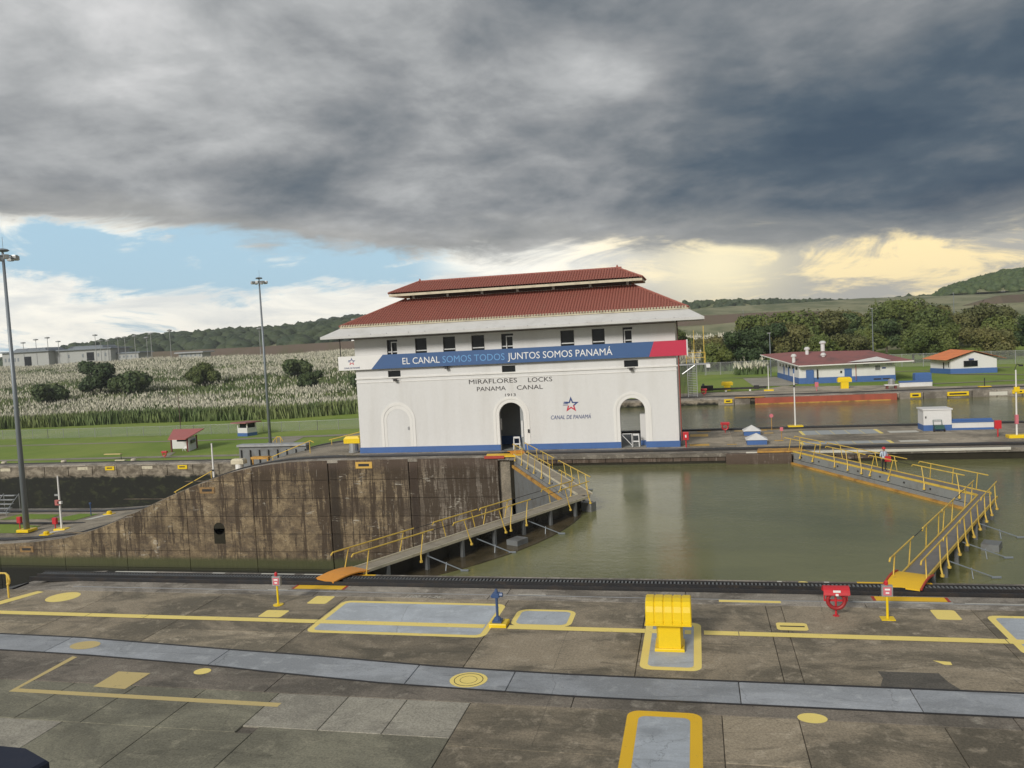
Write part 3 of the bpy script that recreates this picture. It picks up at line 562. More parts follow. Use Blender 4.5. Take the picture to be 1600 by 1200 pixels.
sheet([(-160, 134.2), (-60, 135), (-60, 137.4), (-160, 136.2)], 'path', 'footpath', .05); sheet([(-103, 141.8), (-101.6, 141.8), (-98.4, 134.8), (-99.8, 134.8)], 'path', 'footpath', .07)

# ---- forested hills
ICO = None
def blobs(name, pts, rad, mat, mi=None, **kw):
    # many small leafy lumps joined into one mesh
    global ICO
    if ICO is None:
        import bmesh; bm = bmesh.new(); bmesh.ops.create_icosphere(bm, subdivisions=2, radius=1); ICO = (np.array([v.co[:] for v in bm.verts]), np.array([[v.index for v in f.verts] for f in bm.faces])); bm.free()
    V, F = [], []
    for i, (p_, r_) in enumerate(zip(pts, rad)):
        s_ = rng.normal(1, .16, (len(ICO[0]), 1)); V.append(ICO[0] * s_ * np.array([r_, r_, r_ * .85]) + np.array(p_)); F.append(ICO[1] + i * len(ICO[0]))
    return raw_mesh(name, np.concatenate(V), np.concatenate(F), mat, **kw)
def hill(xs_, zs_, Y0, depth, base, n_, rad, nm, mat='hill_trees'):
    zf = interp(xs_, zs_); gx_ = np.linspace(xs_[0], xs_[-1], 50); gy_ = np.linspace(0, 1, 14)
    def hf(x, y):
        t_ = (y - (Y0 - depth)) / depth; return base + (zf(x) - rad * .8 - base) * (math.sin(min(1, t_) * math.pi / 2) if t_ < 1 else max(0, 1 - (t_ - 1) * .6))
    grid(nm, gx_, [Y0 - depth + depth * 1.6 * k for k in gy_], hf, 'hillside', kind='structure')
    P, Q = [], []
    for k in range(n_):
        x = rng.uniform(xs_[0], xs_[-1]); y = Y0 - depth + depth * 1.1 * rng.uniform(0, 1) ** .7; r_ = rad * rng.uniform(.5, 1.25)
        P.append((x, y, hf(x, y) + r_ * .1)); Q.append(r_)
    for x in np.arange(xs_[0], xs_[-1], rad * 1.1): r_ = rad * rng.uniform(.55, 1.15); P.append((x, Y0, hf(x, Y0) + rng.uniform(-.2, .5) * rad)); Q.append(r_)
    blobs('forest', P, Q, mat, kind='stuff')
hill([-760, -730, -697, -673, -636, -582, -521, -470, -420, -399, -330], [10, 21, 24, 33, 36.5, 36, 37.5, 36, 38.5, 41, 44], 900, 230, 8, 1500, 8, 'hill')
hill([-1060, -960, -900, -830, -760, -700], [40, 52, 66, 74, 80, 80], 1800, 300, 5, 500, 14, 'hill')
hill([-30, 4, 44, 108, 171, 201, 240, 262], [38, 41, 40, 36.5, 31.5, 31.5, 33, 33], 960, 40, 26, 260, 4.5, 'hill')
hill([236, 249, 267, 282, 296, 319, 345, 380], [31, 37.5, 44, 47, 50.5, 53, 55, 56], 900, 60, 30, 520, 4.5, 'hill', 'leaf_dark')

# ---- tall flowering grass: blades and plumes
def reeds(name, N, region, dens, green_only=None, hgt=3.0, label=None, pw=.22, ph=1.0):
    xs_, ys_ = region(N); V = []; F = []; mi = []
    zs_ = np.array([H(a, b_) for a, b_ in zip(xs_, ys_)])
    den = np.array([dens(a, b_) for a, b_ in zip(xs_, ys_)]); n_ = len(xs_)
    h_ = hgt * rng.uniform(.7, 1.15, n_); ang = rng.uniform(0, math.pi, n_); w = rng.uniform(.35, .9, n_)
    dx = np.cos(ang) * w; dy = np.sin(ang) * w
    B = np.stack([xs_, ys_, zs_ - .3], 1); z0 = np.zeros(n_)
    lean = rng.normal(0, .35, (n_, 2))
    p0 = B + np.stack([-dx, -dy, z0], 1); p1 = B + np.stack([dx, dy, z0], 1); tp = B + np.stack([lean[:, 0], lean[:, 1], h_ * .92], 1)
    p2 = B + np.stack([-dy, dx, z0], 1); p3 = B + np.stack([dy, -dx, z0], 1); tp2 = B + np.stack([-lean[:, 1], lean[:, 0], h_ * .75], 1)
    Vv = np.stack([p0, p1, tp, p2, p3, tp2], 1).reshape(-1, 3); k = np.arange(n_) * 6; Ft = np.concatenate([np.stack([k, k + 1, k + 2], 1), np.stack([k + 3, k + 4, k + 5], 1)])
    m1 = np.zeros(len(Ft), int)
    sel = rng.uniform(0, 1, n_) < den; q = tp[sel] + rng.normal(0, .12, (sel.sum(), 3)); ns = len(q); pl = ph * rng.uniform(.7, 1.3, ns); a_ = rng.uniform(0, math.pi, ns); ww_ = pw * rng.uniform(.7, 1.4, ns)
    cx, cy = np.cos(a_) * ww_, np.sin(a_) * ww_; l2 = rng.normal(0, .22, (ns, 2)); z1 = np.zeros(ns)
    o0 = q + np.stack([-cx, -cy, z1 + pl * .35], 1); o1 = q + np.stack([cx, cy, z1 + pl * .35], 1); o2 = q + np.stack([l2[:, 0], l2[:, 1], pl], 1); o3 = q + np.stack([z1, z1, z1 - .1], 1)
    Vp = np.stack([o0, o1, o2, o3], 1).reshape(-1, 3); kk = np.arange(ns) * 4 + len(Vv); Fp = np.concatenate([np.stack([kk, kk + 1, kk + 2], 1), np.stack([kk + 1, kk, kk + 3], 1)])
    return raw_mesh(name, np.concatenate([Vv, Vp]), np.concatenate([Ft, Fp]), ['reed_green', 'plume'], np.concatenate([m1, np.ones(len(Fp), int)]), kind='stuff')
def nz(x, y, s_): return math.sin(x * s_ + 1.3 * math.sin(y * s_ * .7 + 1)) * math.sin(y * s_ * 1.3 + 1.7 * math.sin(x * s_ * .6))
def dens_l(x, y):
    e = y - fe(x); v = .26 + .42 * nz(x * .5, y, .05) + .40 * nz(x * .7, y, .12) + .25 * nz(x, y, .3) + max(0, y - 300) * .0050 + .30 * math.exp(-((e - 9) / 9) ** 2)
    return 0. if e < 3 else max(.04, min(.95, v)) * min(1, (e - 2) / 4)
fe = interp([-400, -204, -160, -113, -95, -52, 0], [214, 202, 208, 207, 212, 218, 222])
def reg_l(N):
    y = 200 + 235 * rng.uniform(0, 1, N) ** 1.0; u = rng.uniform(-1.05, -.2, N); x = u * y; f = np.array([fe(a) for a in x]); k = (y > f)
    return x[k], y[k]
reeds('tall_grass', 120000, reg_l, dens_l, pw=.15, ph=1.0)
def reg_e(N):
    x = rng.uniform(-240, -40, N); y = np.array([fe(a) for a in x]) + rng.uniform(-1.5, 5, N); return x, y
reeds('tall_grass', 9000, reg_e, lambda x, y: .0, hgt=4.2)
def reg_r(N):
    y = rng.uniform(205, 330, N); u = rng.uniform(-.14, .08, N); return u * y, y
reeds('tall_grass', 9000, reg_r, lambda x, y: .75, hgt=3.2, pw=.3, ph=1.4)
def reg_r2(N):
    n1_ = N // 3; return np.concatenate([rng.uniform(8.5, 15, n1_), rng.uniform(54, 72, N - n1_)]), np.concatenate([rng.uniform(186, 192, n1_), rng.uniform(286, 300, N - n1_)])
reeds('tall_grass', 420, reg_r2, lambda x, y: .7, hgt=2.2, pw=.16, ph=1.1)

# ---- trees
def tree_proto(name, seed, w, h, mats, leafn, cat, label, lobes=9, size=.42):
    r_ = np.random.default_rng(seed); o = thing(name, label, cat); 
    Lb = [(0, 0, h * .68, w * .33)]
    for k in range(lobes): a_ = r_.uniform(0, 6.28); rad = w * r_.uniform(.16, .40); Lb.append((math.cos(a_) * rad, math.sin(a_) * rad, h * r_.uniform(.34, .84), w * r_.uniform(.13, .24)))
    tk = MB().tube((0, 0, -.4), (.1, .1, h * .38), h * .03 + .05, h * .02 + .03, 7)
    for q in Lb[1:6]: tk.tube((.1, .1, h * .3), (q[0] * .9, q[1] * .9, q[2]), h * .014 + .03, .03, 5)
    tk.build('trunk', 'bark', o)
    per = leafn // len(Lb); V = []; 
    for (cx, cy, cz, rr_) in Lb:
        d_ = r_.normal(0, 1, (per, 3)); d_ /= np.linalg.norm(d_, axis=1)[:, None]; rad = rr_ * (r_.uniform(.35, 1, (per, 1)) ** .4) * (1 + .22 * np.sin(d_[:, :1] * 7 + cx) * np.cos(d_[:, 1:2] * 6 + cz))
        c_ = d_ * rad * np.array([1, 1, .78]) + np.array([cx, cy, cz]); nrm = d_ + r_.normal(0, .55, (per, 3)); nrm /= np.linalg.norm(nrm, axis=1)[:, None]
        u_ = np.cross(nrm, r_.normal(0, 1, (per, 3))); u_ /= np.linalg.norm(u_, axis=1)[:, None]; v_ = np.cross(nrm, u_); s_ = size * r_.uniform(.5, 1.2, (per, 1))
        V.append(np.stack([c_ - u_ * s_, c_ - v_ * s_ * .6, c_ + u_ * s_, c_ + v_ * s_ * .6], 1).reshape(-1, 3))
    V = np.concatenate(V); F = np.arange(len(V)).reshape(-1, 4); cr_ = raw_mesh('crown', V, F, mats); cr_.parent = o; return o
G_TREES = 'trees beyond the west fence'
protos = [tree_proto('tree', 11, 13, 10, 'leaf_mid', 9000, 'tree', ''), tree_proto('tree', 12, 11, 11, 'leaf_dark', 8500, 'tree', '', 11), tree_proto('tree', 13, 14, 9, 'leaf_olive', 9000, 'tree', '', 12), tree_proto('bush', 14, 7, 4.2, 'bush_green', 4500, 'bush', '', 8, .35), tree_proto('tree', 15, 12, 12, 'leaf_mid', 8500, 'tree', '', 13)]
TR = [  # x, y, scale, prototype, label
 (10.5, 208, .90, 1, 'dark green tree rising behind the chain-link fence left of the maroon-roofed house'),
 (4.5, 206, .72, 0, 'low olive bush-like tree behind the fence nearest the stair tower'),
 (-.5, 214, .55, 3, 'small bush behind the fence corner beside the control house stair tower'),
 (16, 220, 1.05, 1, 'dark round tree just behind the left vents of the maroon roof'),
 (14, 196, .62, 3, 'small dark shrub between white plumes and the maroon-roofed house'),
 (22, 226, 1.2, 2, 'brownish olive tree above the tallest roof vent'),
 (23, 206, .72, 3, 'green shrub directly behind the round roof vents'),
 (29, 236, 1.25, 4, 'tall mid-green tree topping the group above the maroon roof'),
 (30, 211, .8, 0, 'yellow-green tree behind the ridge of the maroon roof'),
 (36, 246, 1.3, 2, 'olive tree left of the slim mast behind the maroon-roofed house'),
 (37, 214, .8, 2, 'low olive tree behind the right slope of the maroon roof'),
 (43, 226, .85, 0, 'green tree just right of the slim mast behind the houses'),
 (44, 262, 1.05, 1, 'dark tree farther back between the mast and the plume patch'),
 (44, 208, .6, 3, 'shrub against the fence between the two small houses'),
 (50, 208, .75, 4, 'mid-green tree left of the orange-roofed house'),
 (51, 240, .95, 1, 'dark tree below the patch of white plumes'),
 (57, 270, 1.35, 0, 'broad green tree rising highest above the orange roof'),
 (57, 212, .82, 0, 'tree directly behind the peak of the orange roof'),
 (62, 236, 1.15, 4, 'tall green tree behind the right slope of the orange roof'),
 (66, 210, .82, 2, 'grey-green tree against the fence right of the orange-roofed house'),
 (70, 250, 1.1, 2, 'olive tree behind the white plume tuft near the right edge'),
 (75, 226, 1.0, 0, 'leafy tree between the orange roof and the dark tree at the right edge'),
 (78, 212, .95, 1, 'very dark tree standing by the fence at the right edge'),
 (86, 226, 1.25, 1, 'large dark green tree rising highest at the right edge'),
 (84, 262, 1.2, 2, 'olive tree half hidden behind the dark trees at the right edge'),
 (94, 216, 1.2, 1, 'dark tree cut off by the right edge of the view'),
 (67, 278, 1.2, 4, 'far tree standing by the white plume tuft'),
 (3, 250, .8, 2, 'thin olive tree in the pale grass beside the control house eave'),
 (-6, 262, .9, 4, 'slender tree in the pale grass just right of the control house'),
 (75, 300, 1.3, 2, 'far olive tree below the brown embankment'),
 (20, 262, 1.1, 4, 'tree farther back over the vents of the maroon roof'),
 (50, 300, 1.1, 2, 'far olive tree beneath the brown embankment gap')]
LT = [(-219, 264, 2.7, 1, 'large dark bush in the plume grass right of the near light mast'), (-205, 264, 2.2, 3, 'rounded green bush touching the large dark bush in the plume grass'), (-223, 242, 2.0, 3, 'dark low bush at the foot of the plume slope by the near light mast'),
      (-190.5, 287, 1.1, 0, 'grey-green bush left of the farther light mast in the plume grass'), (-133.5, 264, 1.5, 1, 'dark upright bush near the left end of the banner'), (-158, 300, 2.0, 3, 'low bush on the plume slope above the guard booth'), (-104, 250, 1.9, 3, 'green shrub just left of the control house in the reeds')]
used = set()
for x, y, s_, k, lab in TR + LT:
    if k == 1 and (x, y, s_, k, lab) in LT: s_ *= .5
    z_ = H(x, y); grp = G_TREES if x > -20 else 'bushes on the plume grass slope'
    if k not in used: used.add(k); o = protos[k]; o.location = (x, y, z_); o.scale = (s_,) * 3; o['label'] = lab; o['group'] = grp
    else: o = copy_thing(protos[k], (x, y, z_), lab, random.uniform(0, 6.28), s_, grp)
    if x < -20: o.name = 'bush'; o['category'] = 'bush'
    elif k == 3: o['category'] = 'shrub'
# ================================================================ CONTROL HOUSE
FY = 76.6; BY = 86.9; CX0, CX1 = -33.55, -1.8
ch = thing('control_house', 'large white control house with red tiled double roof and blue banner on the centre wall', 'building', (-17.6, 81.7, 0))
ups = [(-30.07, -28.94), (-27.1, -25.9), (-24.2, -22.95), (-21.3, -20.0), (-18.3, -17.1), (-12.5, -11.2), (-9.5, -8.3), (-6.6, -5.7)]
lows = [(-30.13, -28.8), (-18.39, -17.05), (-6.6, -5.3)]
arches = [(-17.7, 1.2, 4.68), (-6.02, 1.17, 4.72)]
def facade(name, x0, x1, y0, y1, ztop, wins, archs, mat):
    xs = {x0, x1}
    for a_, b_, _, _ in wins: xs |= {a_, b_}
    for cx, r_, zt in archs: xs |= {cx + r_ * math.cos(math.pi * k / 20) for k in range(21)}
    xs = sorted(q for q in xs if x0 <= q <= x1); mb = MB()
    def gaps(x):
        g = []
        for a_, b_, z0, z1 in wins:
            if a_ < x < b_: g.append((z0, z0, z1, z1))
        return g
    for a_, b_ in zip(xs[:-1], xs[1:]):
        if b_ - a_ < 1e-5: continue
        mid = (a_ + b_) / 2; g = [(w[2], w[2], w[3], w[3]) for w in wins if w[0] < mid < w[1]]
        for cx, r_, zt in archs:
            if abs(mid - cx) < r_: f = lambda x: zt - r_ + math.sqrt(max(0, r_ * r_ - (x - cx) ** 2)); g.append((0, 0, f(a_), f(b_)))
        g.sort(); lo = (0., 0.)
        for q in g + [(ztop, ztop, ztop, ztop)]:
            if q[0] > lo[0] + 1e-4 or (q[0] == ztop):
                L_, H_ = lo, (q[0], q[1])
                mb.quad((a_, y0, L_[0]), (b_, y0, L_[1]), (b_, y0, H_[1]), (a_, y0, H_[0])); mb.quad((b_, y1, L_[1]), (a_, y1, L_[0]), (a_, y1, H_[0]), (b_, y1, H_[1]))
                mb.quad((a_, y0, H_[0]), (b_, y0, H_[1]), (b_, y1, H_[1]), (a_, y1, H_[0])); mb.quad((b_, y0, L_[1]), (a_, y0, L_[0]), (a_, y1, L_[0]), (b_, y1, L_[1]))
            lo = (q[2], q[3])
    for a_, b_, z0, z1 in wins: mb.quad((a_, y0, z0), (a_, y1, z0), (a_, y1, z1), (a_, y0, z1)); mb.quad((b_, y0, z0), (b_, y0, z1), (b_, y1, z1), (b_, y1, z0))
    for cx, r_, zt in archs:
        for s_ in (-1, 1): mb.quad((cx + s_ * r_, y0, 0), (cx + s_ * r_, y1, 0), (cx + s_ * r_, y1, zt - r_), (cx + s_ * r_, y0, zt - r_))
    return mb.build(name, mat, ch)
wins = [(a_, b_, 8.6, 11.36) for a_, b_ in ups] + [(a_, b_, 7.62, 8.27) for a_, b_ in lows]
facade('front_wall', CX0, CX1, FY, FY + .4, 12.9, wins, arches, 'white_wall')
facade('back_wall', CX0, CX1, BY - .4, BY, 12.9, [], [(-6.9, 1.7, 4.6)], 'white_wall')
for nm, x0, x1 in (('left_wall', CX0, CX0 + .4), ('right_wall', CX1 - .4, CX1)): MB().box(x0, x1, FY + .401, BY - .401, 0, 12.9).build('side_wall', 'white_wall', ch)
for z0, z1, pr in ((7.52, 7.66, .10), (7.14, 7.22, .05)): MB().box(CX0 - pr, CX1 + pr, FY - pr, FY, z0, z1).box(CX1, CX1 + pr, FY, BY, z0, z1).box(CX0 - pr, CX0, FY, BY, z0, z1).build('string_course', 'white_trim', ch)
def dado(x0, x1): MB().box(x0, x1, FY - .07, FY - .001, 0, .60).build('blue_dado', 'blue_base', ch)
dado(CX0 - .07, -18.9); dado(-16.5, -7.19); dado(-4.85, CX1 + .07); [MB().box(q, q + .07, FY, BY, 0, .6).build('blue_dado', 'blue_base', ch) for q in (CX1, CX0 - .07)]
MB().box(CX0 - .5, CX1 + .6, FY - 1.4, FY - .001, -.02, .035).build('plinth', 'coping_concrete', ch)
def arch_trim(cx, ri, ro, zt, zto, dep, mat='white_trim'):
    mb = MB(); n_ = 20; sp = zt - ri; P = [(cx + ri, .61)] + [(cx + ri * math.cos(math.pi * k / n_), sp + ri * math.sin(math.pi * k / n_)) for k in range(n_ + 1)] + [(cx - ri, .61)]
    Q = [(cx + ro, .61)] + [(cx + ro * math.cos(math.pi * k / n_), sp + (zto - sp) * math.sin(math.pi * k / n_)) for k in range(n_ + 1)] + [(cx - ro, .61)]
    for k in range(len(P) - 1):
        a_, b_, c_, e_ = P[k], P[k + 1], Q[k + 1], Q[k]; y_ = FY - dep
        mb.quad((a_[0], y_, a_[1]), (e_[0], y_, e_[1]), (c_[0], y_, c_[1]), (b_[0], y_, b_[1])); mb.quad((e_[0], y_, e_[1]), (e_[0], FY, e_[1]), (c_[0], FY, c_[1]), (c_[0], y_, c_[1])); mb.quad((a_[0], y_, a_[1]), (b_[0], y_, b_[1]), (b_[0], FY, b_[1]), (a_[0], FY, a_[1]))
    mb.build('arch_moulding', mat, ch)
for cx, r_, zt in arches: arch_trim(cx, r_ + .02, r_ + .32, zt + .02, zt + .3, .02); arch_trim(cx, r_ + .34, r_ + .60, zt + .34, zt + .58, .045)
arch_trim(-29.35, 1.22, 1.5, 4.42, 4.75, .02); arch_trim(-29.35, 1.53, 1.80, 4.78, 5.08, .045)
MB().box(-28.35, -28.2, FY - .06, FY - .001, 2.3, 2.62).build('door_lock', 'galvanised', ch)
MB().box(-16.1, -15.95, FY - .14, FY - .09, 1.7, 2.05).build('call_box', 'dark_steel', ch)
# windows
for k, (a_, b_) in enumerate(ups):
    f = MB().box(a_, a_ + .06, FY + .12, FY + .2, 9.0, 11.36).box(b_ - .06, b_, FY + .12, FY + .2, 9.0, 11.36).box(a_ + .061, b_ - .061, FY + .12, FY + .2, 11.30, 11.36).build('window_frame', 'dark_steel', ch)
    MB().box(a_ + .061, b_ - .061, FY + .11, FY + .19, 10.1, 10.2).build('sill_bar', 'window_frame', f)
    MB().box(a_ + .061, b_ - .061, FY + .21, FY + .24, 8.6, 11.3).build('pane', 'glass', f)
    if k in (0, 4, 7):
        w = b_ - a_; x0 = a_ + (.38 if k != 7 else .12) * w; mb = MB(); fr = .09
        mb.box(x0, x0 + fr, FY + .02, FY + .09, 9.6, 11.15).box(b_ - fr, b_ - .0, FY + .02, FY + .09, 9.6, 11.15).box(x0 + fr, b_ - fr, FY + .02, FY + .09, 11.05, 11.15)
        mb.build('casement', 'window_frame', f)
for a_, b_ in lows: f = MB().box(a_, b_, FY + .2, FY + .24, 7.62, 8.27).build('window_pane', 'glass', ch)
for x_, z_ in ((-29.3, 7.35), (-23.9, 8.35), (-5.95, 7.45)): MB().box(x_ - .14, x_ + .14, FY - .5, FY - .15, z_ - .12, z_ + .1).tube((x_, FY - .15, z_), (x_, FY, z_ + .1), .03).tube((x_ - .35, FY - .3, z_ + .12), (x_ + .35, FY - .3, z_ + .12), .03).build('flood_light', 'dark_steel', ch)
# interior seen through the arches
MB().box(-21, -14.3, FY + .45, FY + 4.6, 0, .03).build('floor', 'inner_floor', ch)
MB().box(-21, -14.3, FY + 4.4, FY + 4.5, .9, 6).box(-14.3, -14.2, FY + .45, FY + 4.5, .031, 6).box(-21.1, -21, FY + .45, FY + 4.5, .031, 6).build('partition', 'inner_grey', ch); MB().box(-21, -14.3, FY + 4.38, FY + 4.5, .031, .899).build('blue_dado', 'blue_base', ch)
MB().box(-17.0, -16.2, FY + .9, FY + 1.0, .03, 4.3).build('inner_door', 'inner_grey', ch); MB().box(-19.05, -18.8, FY + .5, FY + .56, 2.0, 3.1).box(-16.95, -16.75, FY + .82, FY + .89, 1.2, 2.8).build('notice', 'window_frame', ch)
MB().box(-9, -3, FY + .45, BY + .3, 0, .03).build('floor', 'inner_floor', ch); MB().box(-8.3, -8.2, FY + 2.2, BY - .42, 1.1, 6).box(-8.3, -7.35, FY + 2.1, FY + 2.19, 1.1, 6).build('partition', 'inner_grey', ch); MB().box(-8.32, -7.35, FY + 2.08, FY + 2.2, .031, 1.099).build('blue_dado', 'blue_base', ch)
MB().box(-5.45, -4.4, FY + 1.6, FY + 2.6, .5, 3.0).build('cabinet', 'white_wall', ch); MB().box(-5.46, -4.4, FY + 1.59, FY + 2.6, .031, .499).build('blue_dado', 'blue_base', ch)
# cornice (flared white eave) and roofs
e0 = dict(x0=-36.05, x1=.85, y0=74.15, y1=89.3)   # outer lower edge
e1 = dict(x0=-34.35, x1=-.6, y0=75.55, y1=87.9)
def ring(mb, a_, za, b_, zb):
    A_ = [(a_['x0'], a_['y0'], za), (a_['x1'], a_['y0'], za), (a_['x1'], a_['y1'], za), (a_['x0'], a_['y1'], za)]; B_ = [(b_['x0'], b_['y0'], zb), (b_['x1'], b_['y0'], zb), (b_['x1'], b_['y1'], zb), (b_['x0'], b_['y1'], zb)]
    for k in range(4): mb.quad(A_[k], A_[(k + 1) % 4], B_[(k + 1) % 4], B_[k])
w0 = dict(x0=CX0 + .1, x1=CX1 - .1, y0=FY + .1, y1=BY - .1)
mb = MB(); ring(mb, e0, 11.95, e1, 12.78); ring(mb, e0, 11.72, e0, 11.95); ring(mb, w0, 11.80, e0, 11.72); ring(mb, w0, 12.7, w0, 11.8); ring(mb, e1, 12.78, w0, 12.7); mb.build('cornice', 'cornice_white', ch)
mb = MB()
for k in range(17): x = -33 + k * 1.95 + (.3 if k % 2 else 0); mb.box(x, x + .03, 74.16, 74.2, 11.75, 12.05)
mb.build('gutter_bracket', 'steel_grey', ch)
MB().tube((-34, FY - .15, 11.6), (-1.6, FY - .15, 11.6), .035).build('conduit', 'roof_dark', ch)
def tiles(name, c0, c1, up, run, cut0, cut1, mat, pitch=.27, row=.42):
    # pan-and-cover tiles on a roof slope: c0->c1 eave line, up = unit slope vector, run = slope length, cut0/1 = hip inset per unit of slope length
    c0, c1, up = Vector(c0), Vector(c1), Vector(up).normalized(); ux = (c1 - c0).normalized(); nrm = ux.cross(up).normalized(); L_ = (c1 - c0).length; mb = MB()
    n_ = int(L_ / pitch); prof = [(0, 0), (.16, .085), (.5, .135), (.84, .085)]
    rows = max(2, int(run / row)); cols_ = []
    for k in range(n_):
        for a_, hh in prof: cols_.append(((k + a_) * L_ / n_, hh))
    cols_.append((L_, 0)); W_ = len(cols_)
    for r_ in range(rows):
        v0, v1 = run * r_ / rows, run * (r_ + 1) / rows
        for v_, lift in ((v0, .045), (v1, .0)):
            for s_, hh in cols_:
                lo, hi = cut0 * v_, L_ - cut1 * v_; q = min(max(s_, lo), hi); h_ = hh if lo < s_ < hi else 0
                mb.v.append(tuple(c0 + ux * q + up * v_ + nrm * (h_ + lift)))
        b_ = r_ * 2 * W_
        for k in range(W_ - 1):
            mb.face((b_ + k, b_ + k + 1, b_ + W_ + k + 1, b_ + W_ + k))
            if r_: mb.face((b_ - W_ + k, b_ - W_ + k + 1, b_ + k + 1, b_ + k))
    return mb.build(name, mat, ch, kind='stuff')
def hip_roof(e, ze, inset, rise, nm='roof_tiles'):
    run = math.hypot(inset, rise); k = inset / run
    x0, x1, y0, y1 = e['x0'], e['x1'], e['y0'], e['y1']
    tiles(nm, (x0, y0, ze), (x1, y0, ze), (0, inset, rise), run, k, k, 'roof_tile'); tiles(nm, (x1, y1, ze), (x0, y1, ze), (0, -inset, rise), run, k, k, 'roof_tile')
    tiles(nm, (x1, y0, ze), (x1, y1, ze), (-inset, 0, rise), run, k, k, 'roof_tile'); tiles(nm, (x0, y1, ze), (x0, y0, ze), (inset, 0, rise), run, k, k, 'roof_tile')
hip_roof(dict(x0=-34.5, x1=-.5, y0=75.4, y1=88.0), 12.80, 5.3, 2.62)
mb = MB()   # cream row of tile ends along the eave
for k in range(124): x = -34.4 + k * .2725; mb.tube((x + .13, 75.33, 12.86), (x + .13, 75.55, 12.97), .11, n=6)
for k in range(45): y_ = 75.5 + k * .2725; mb.tube((-.42, y_ + .1, 12.86), (-.6, y_ + .1, 12.97), .095, n=6)
mb.build('eave_tile_ends', 'cream_edge', ch, kind='stuff')
MB().box(-34.45, -.5, 75.36, 75.5, 12.74, 12.84).build('eave_board', 'cream_edge', ch)
u0 = dict(x0=-29.0, x1=-5.9, y0=80.9, y1=82.5)
MB().box(-28.9, -6.0, 80.95, 82.45, 15.2, 16.3).build('clerestory', 'roof_dark', ch)
mb = MB(); 
for k in range(7): x = -28.6 + k * 3.7; mb.box(x, x + .25, 80.85, 80.94, 15.35, 16.2)
mb.box(-28.95, -5.95, 80.86, 80.93, 15.42, 15.55).build('clerestory_post', 'white_trim', ch)
ue = dict(x0=-30.5, x1=-4.75, y0=79.1, y1=84.3)
mb = MB(); ring(mb, ue, 15.78, ue, 16.02); ring(mb, dict(x0=-29, x1=-6, y0=81, y1=82.4), 15.9, ue, 15.78); mb.build('upper_fascia', 'cream_edge', ch)
hip_roof(dict(x0=-30.55, x1=-4.7, y0=79.05, y1=84.35), 16.03, 2.64, 1.22)
mb = MB()
for k in range(52): x = -27.95 + k * .405; mb.tube((x, 81.7, 17.3), (x + .42, 81.7, 17.33), .12, .10, 7)
for x in (-27.95, -7.3): mb.tube((x, 81.7, 17.3), (x, 81.7, 17.62), .16, .05)
mb.build('ridge_tiles', 'roof_tile', ch, kind='stuff')
mb = MB()
for cx_, sx in ((-34.5, 1), (-.5, -1)):
    for cy_, sy in ((75.4, 1), (88, -1)):
        for k in range(16):
            a_ = k / 16; b_ = (k + 1) / 16; mb.tube((cx_ + sx * 5.3 * a_, cy_ + sy * 5.3 * a_, 12.9 + 2.62 * a_), (cx_ + sx * 5.3 * b_, cy_ + sy * 5.3 * b_, 12.93 + 2.62 * b_), .13, .1, 6)
for cx_, sx in ((-30.55, 1), (-4.7, -1)):
    for cy_, sy in ((79.05, 1), (84.35, -1)):
        for k in range(9):
            a_ = k / 9; b_ = (k + 1) / 9; mb.tube((cx_ + sx * 2.64 * a_, cy_ + sy * 2.64 * a_, 16.12 + 1.22 * a_), (cx_ + sx * 2.64 * b_, cy_ + sy * 2.64 * b_, 16.15 + 1.22 * b_), .12, .1, 6)
mb.build('hip_tiles', 'roof_tile', ch, kind='stuff')
# red corner pipes
MB().path([(CX1 + .2, FY - .05, 11.9), (CX1 + .2, FY - .05, 9.9)], .06).build('downpipe', 'roof_dark', ch); MB().path([(CX1 + .22, FY - .05, 8.6), (CX1 + .22, FY - .05, .6)], .055).build('downpipe', 'dull_red', ch)
MB().tube((CX0 - 1.5, FY - .1, 9.95), (CX0 - 1.5, FY - .1, 11.8), .045).tube((CX0 - 1.45, FY, 8.6), (CX0 - 1.45, FY, 9.9), .05).build('banner_bracket', 'dark_steel', ch)
# banner
bn = thing('banner', 'long blue banner reading EL CANAL SOMOS TODOS JUNTOS SOMOS PANAMÁ with red end', 'banner', (-18, FY - .45, 9.2))
by = FY - .45
def bpan(poly, mat, nm, dy=0.):
    mb = MB(); i = 0; n_ = len(poly); mb.v += [(x, by - dy, z) for x, z in poly] + [(x, by + .16 - dy, z) for x, z in poly]
    mb.face(range(n_)); mb.face(reversed(range(n_, 2 * n_)))
    for k in range(n_): mb.face((k, n_ + k, n_ + (k + 1) % n_, (k + 1) % n_))
    return mb.build(nm, mat, bn)
bpan([(-35.2, 8.52), (-31.7, 8.52), (-30.4, 9.92), (-35.2, 9.92)], 'banner_white', 'white_end'); bpan([(-31.695, 8.52), (-4.24, 8.52), (-3.75, 9.92), (-30.395, 9.92)], 'banner_blue', 'blue_panel'); bpan([(-4.235, 8.52), (-.82, 8.52), (-.82, 9.92), (-3.745, 9.92)], 'banner_red', 'red_end')
MB().box(-.82, -.70, by - .03, by + .2, 8.48, 9.98).build('end_frame', 'window_frame', bn)
text('EL CANAL', -28.35, -24.5, 8.88, 9.55, by - .005, 'text_white', bn); text('SOMOS TODOS', -24.2, -17.95, 8.86, 9.54, by - .005, 'text_blue', bn); text('JUNTOS SOMOS PANAMÁ', -17.65, -7.6, 8.86, 9.54, by - .005, 'text_white', bn)
for o in list(bn.children):
    if o.name.startswith('lettering'): pass
text('CANAL DE PANAMÁ', -34.6, -32.9, 8.66, 8.83, by - .005, 'text_navy', bn, .2)
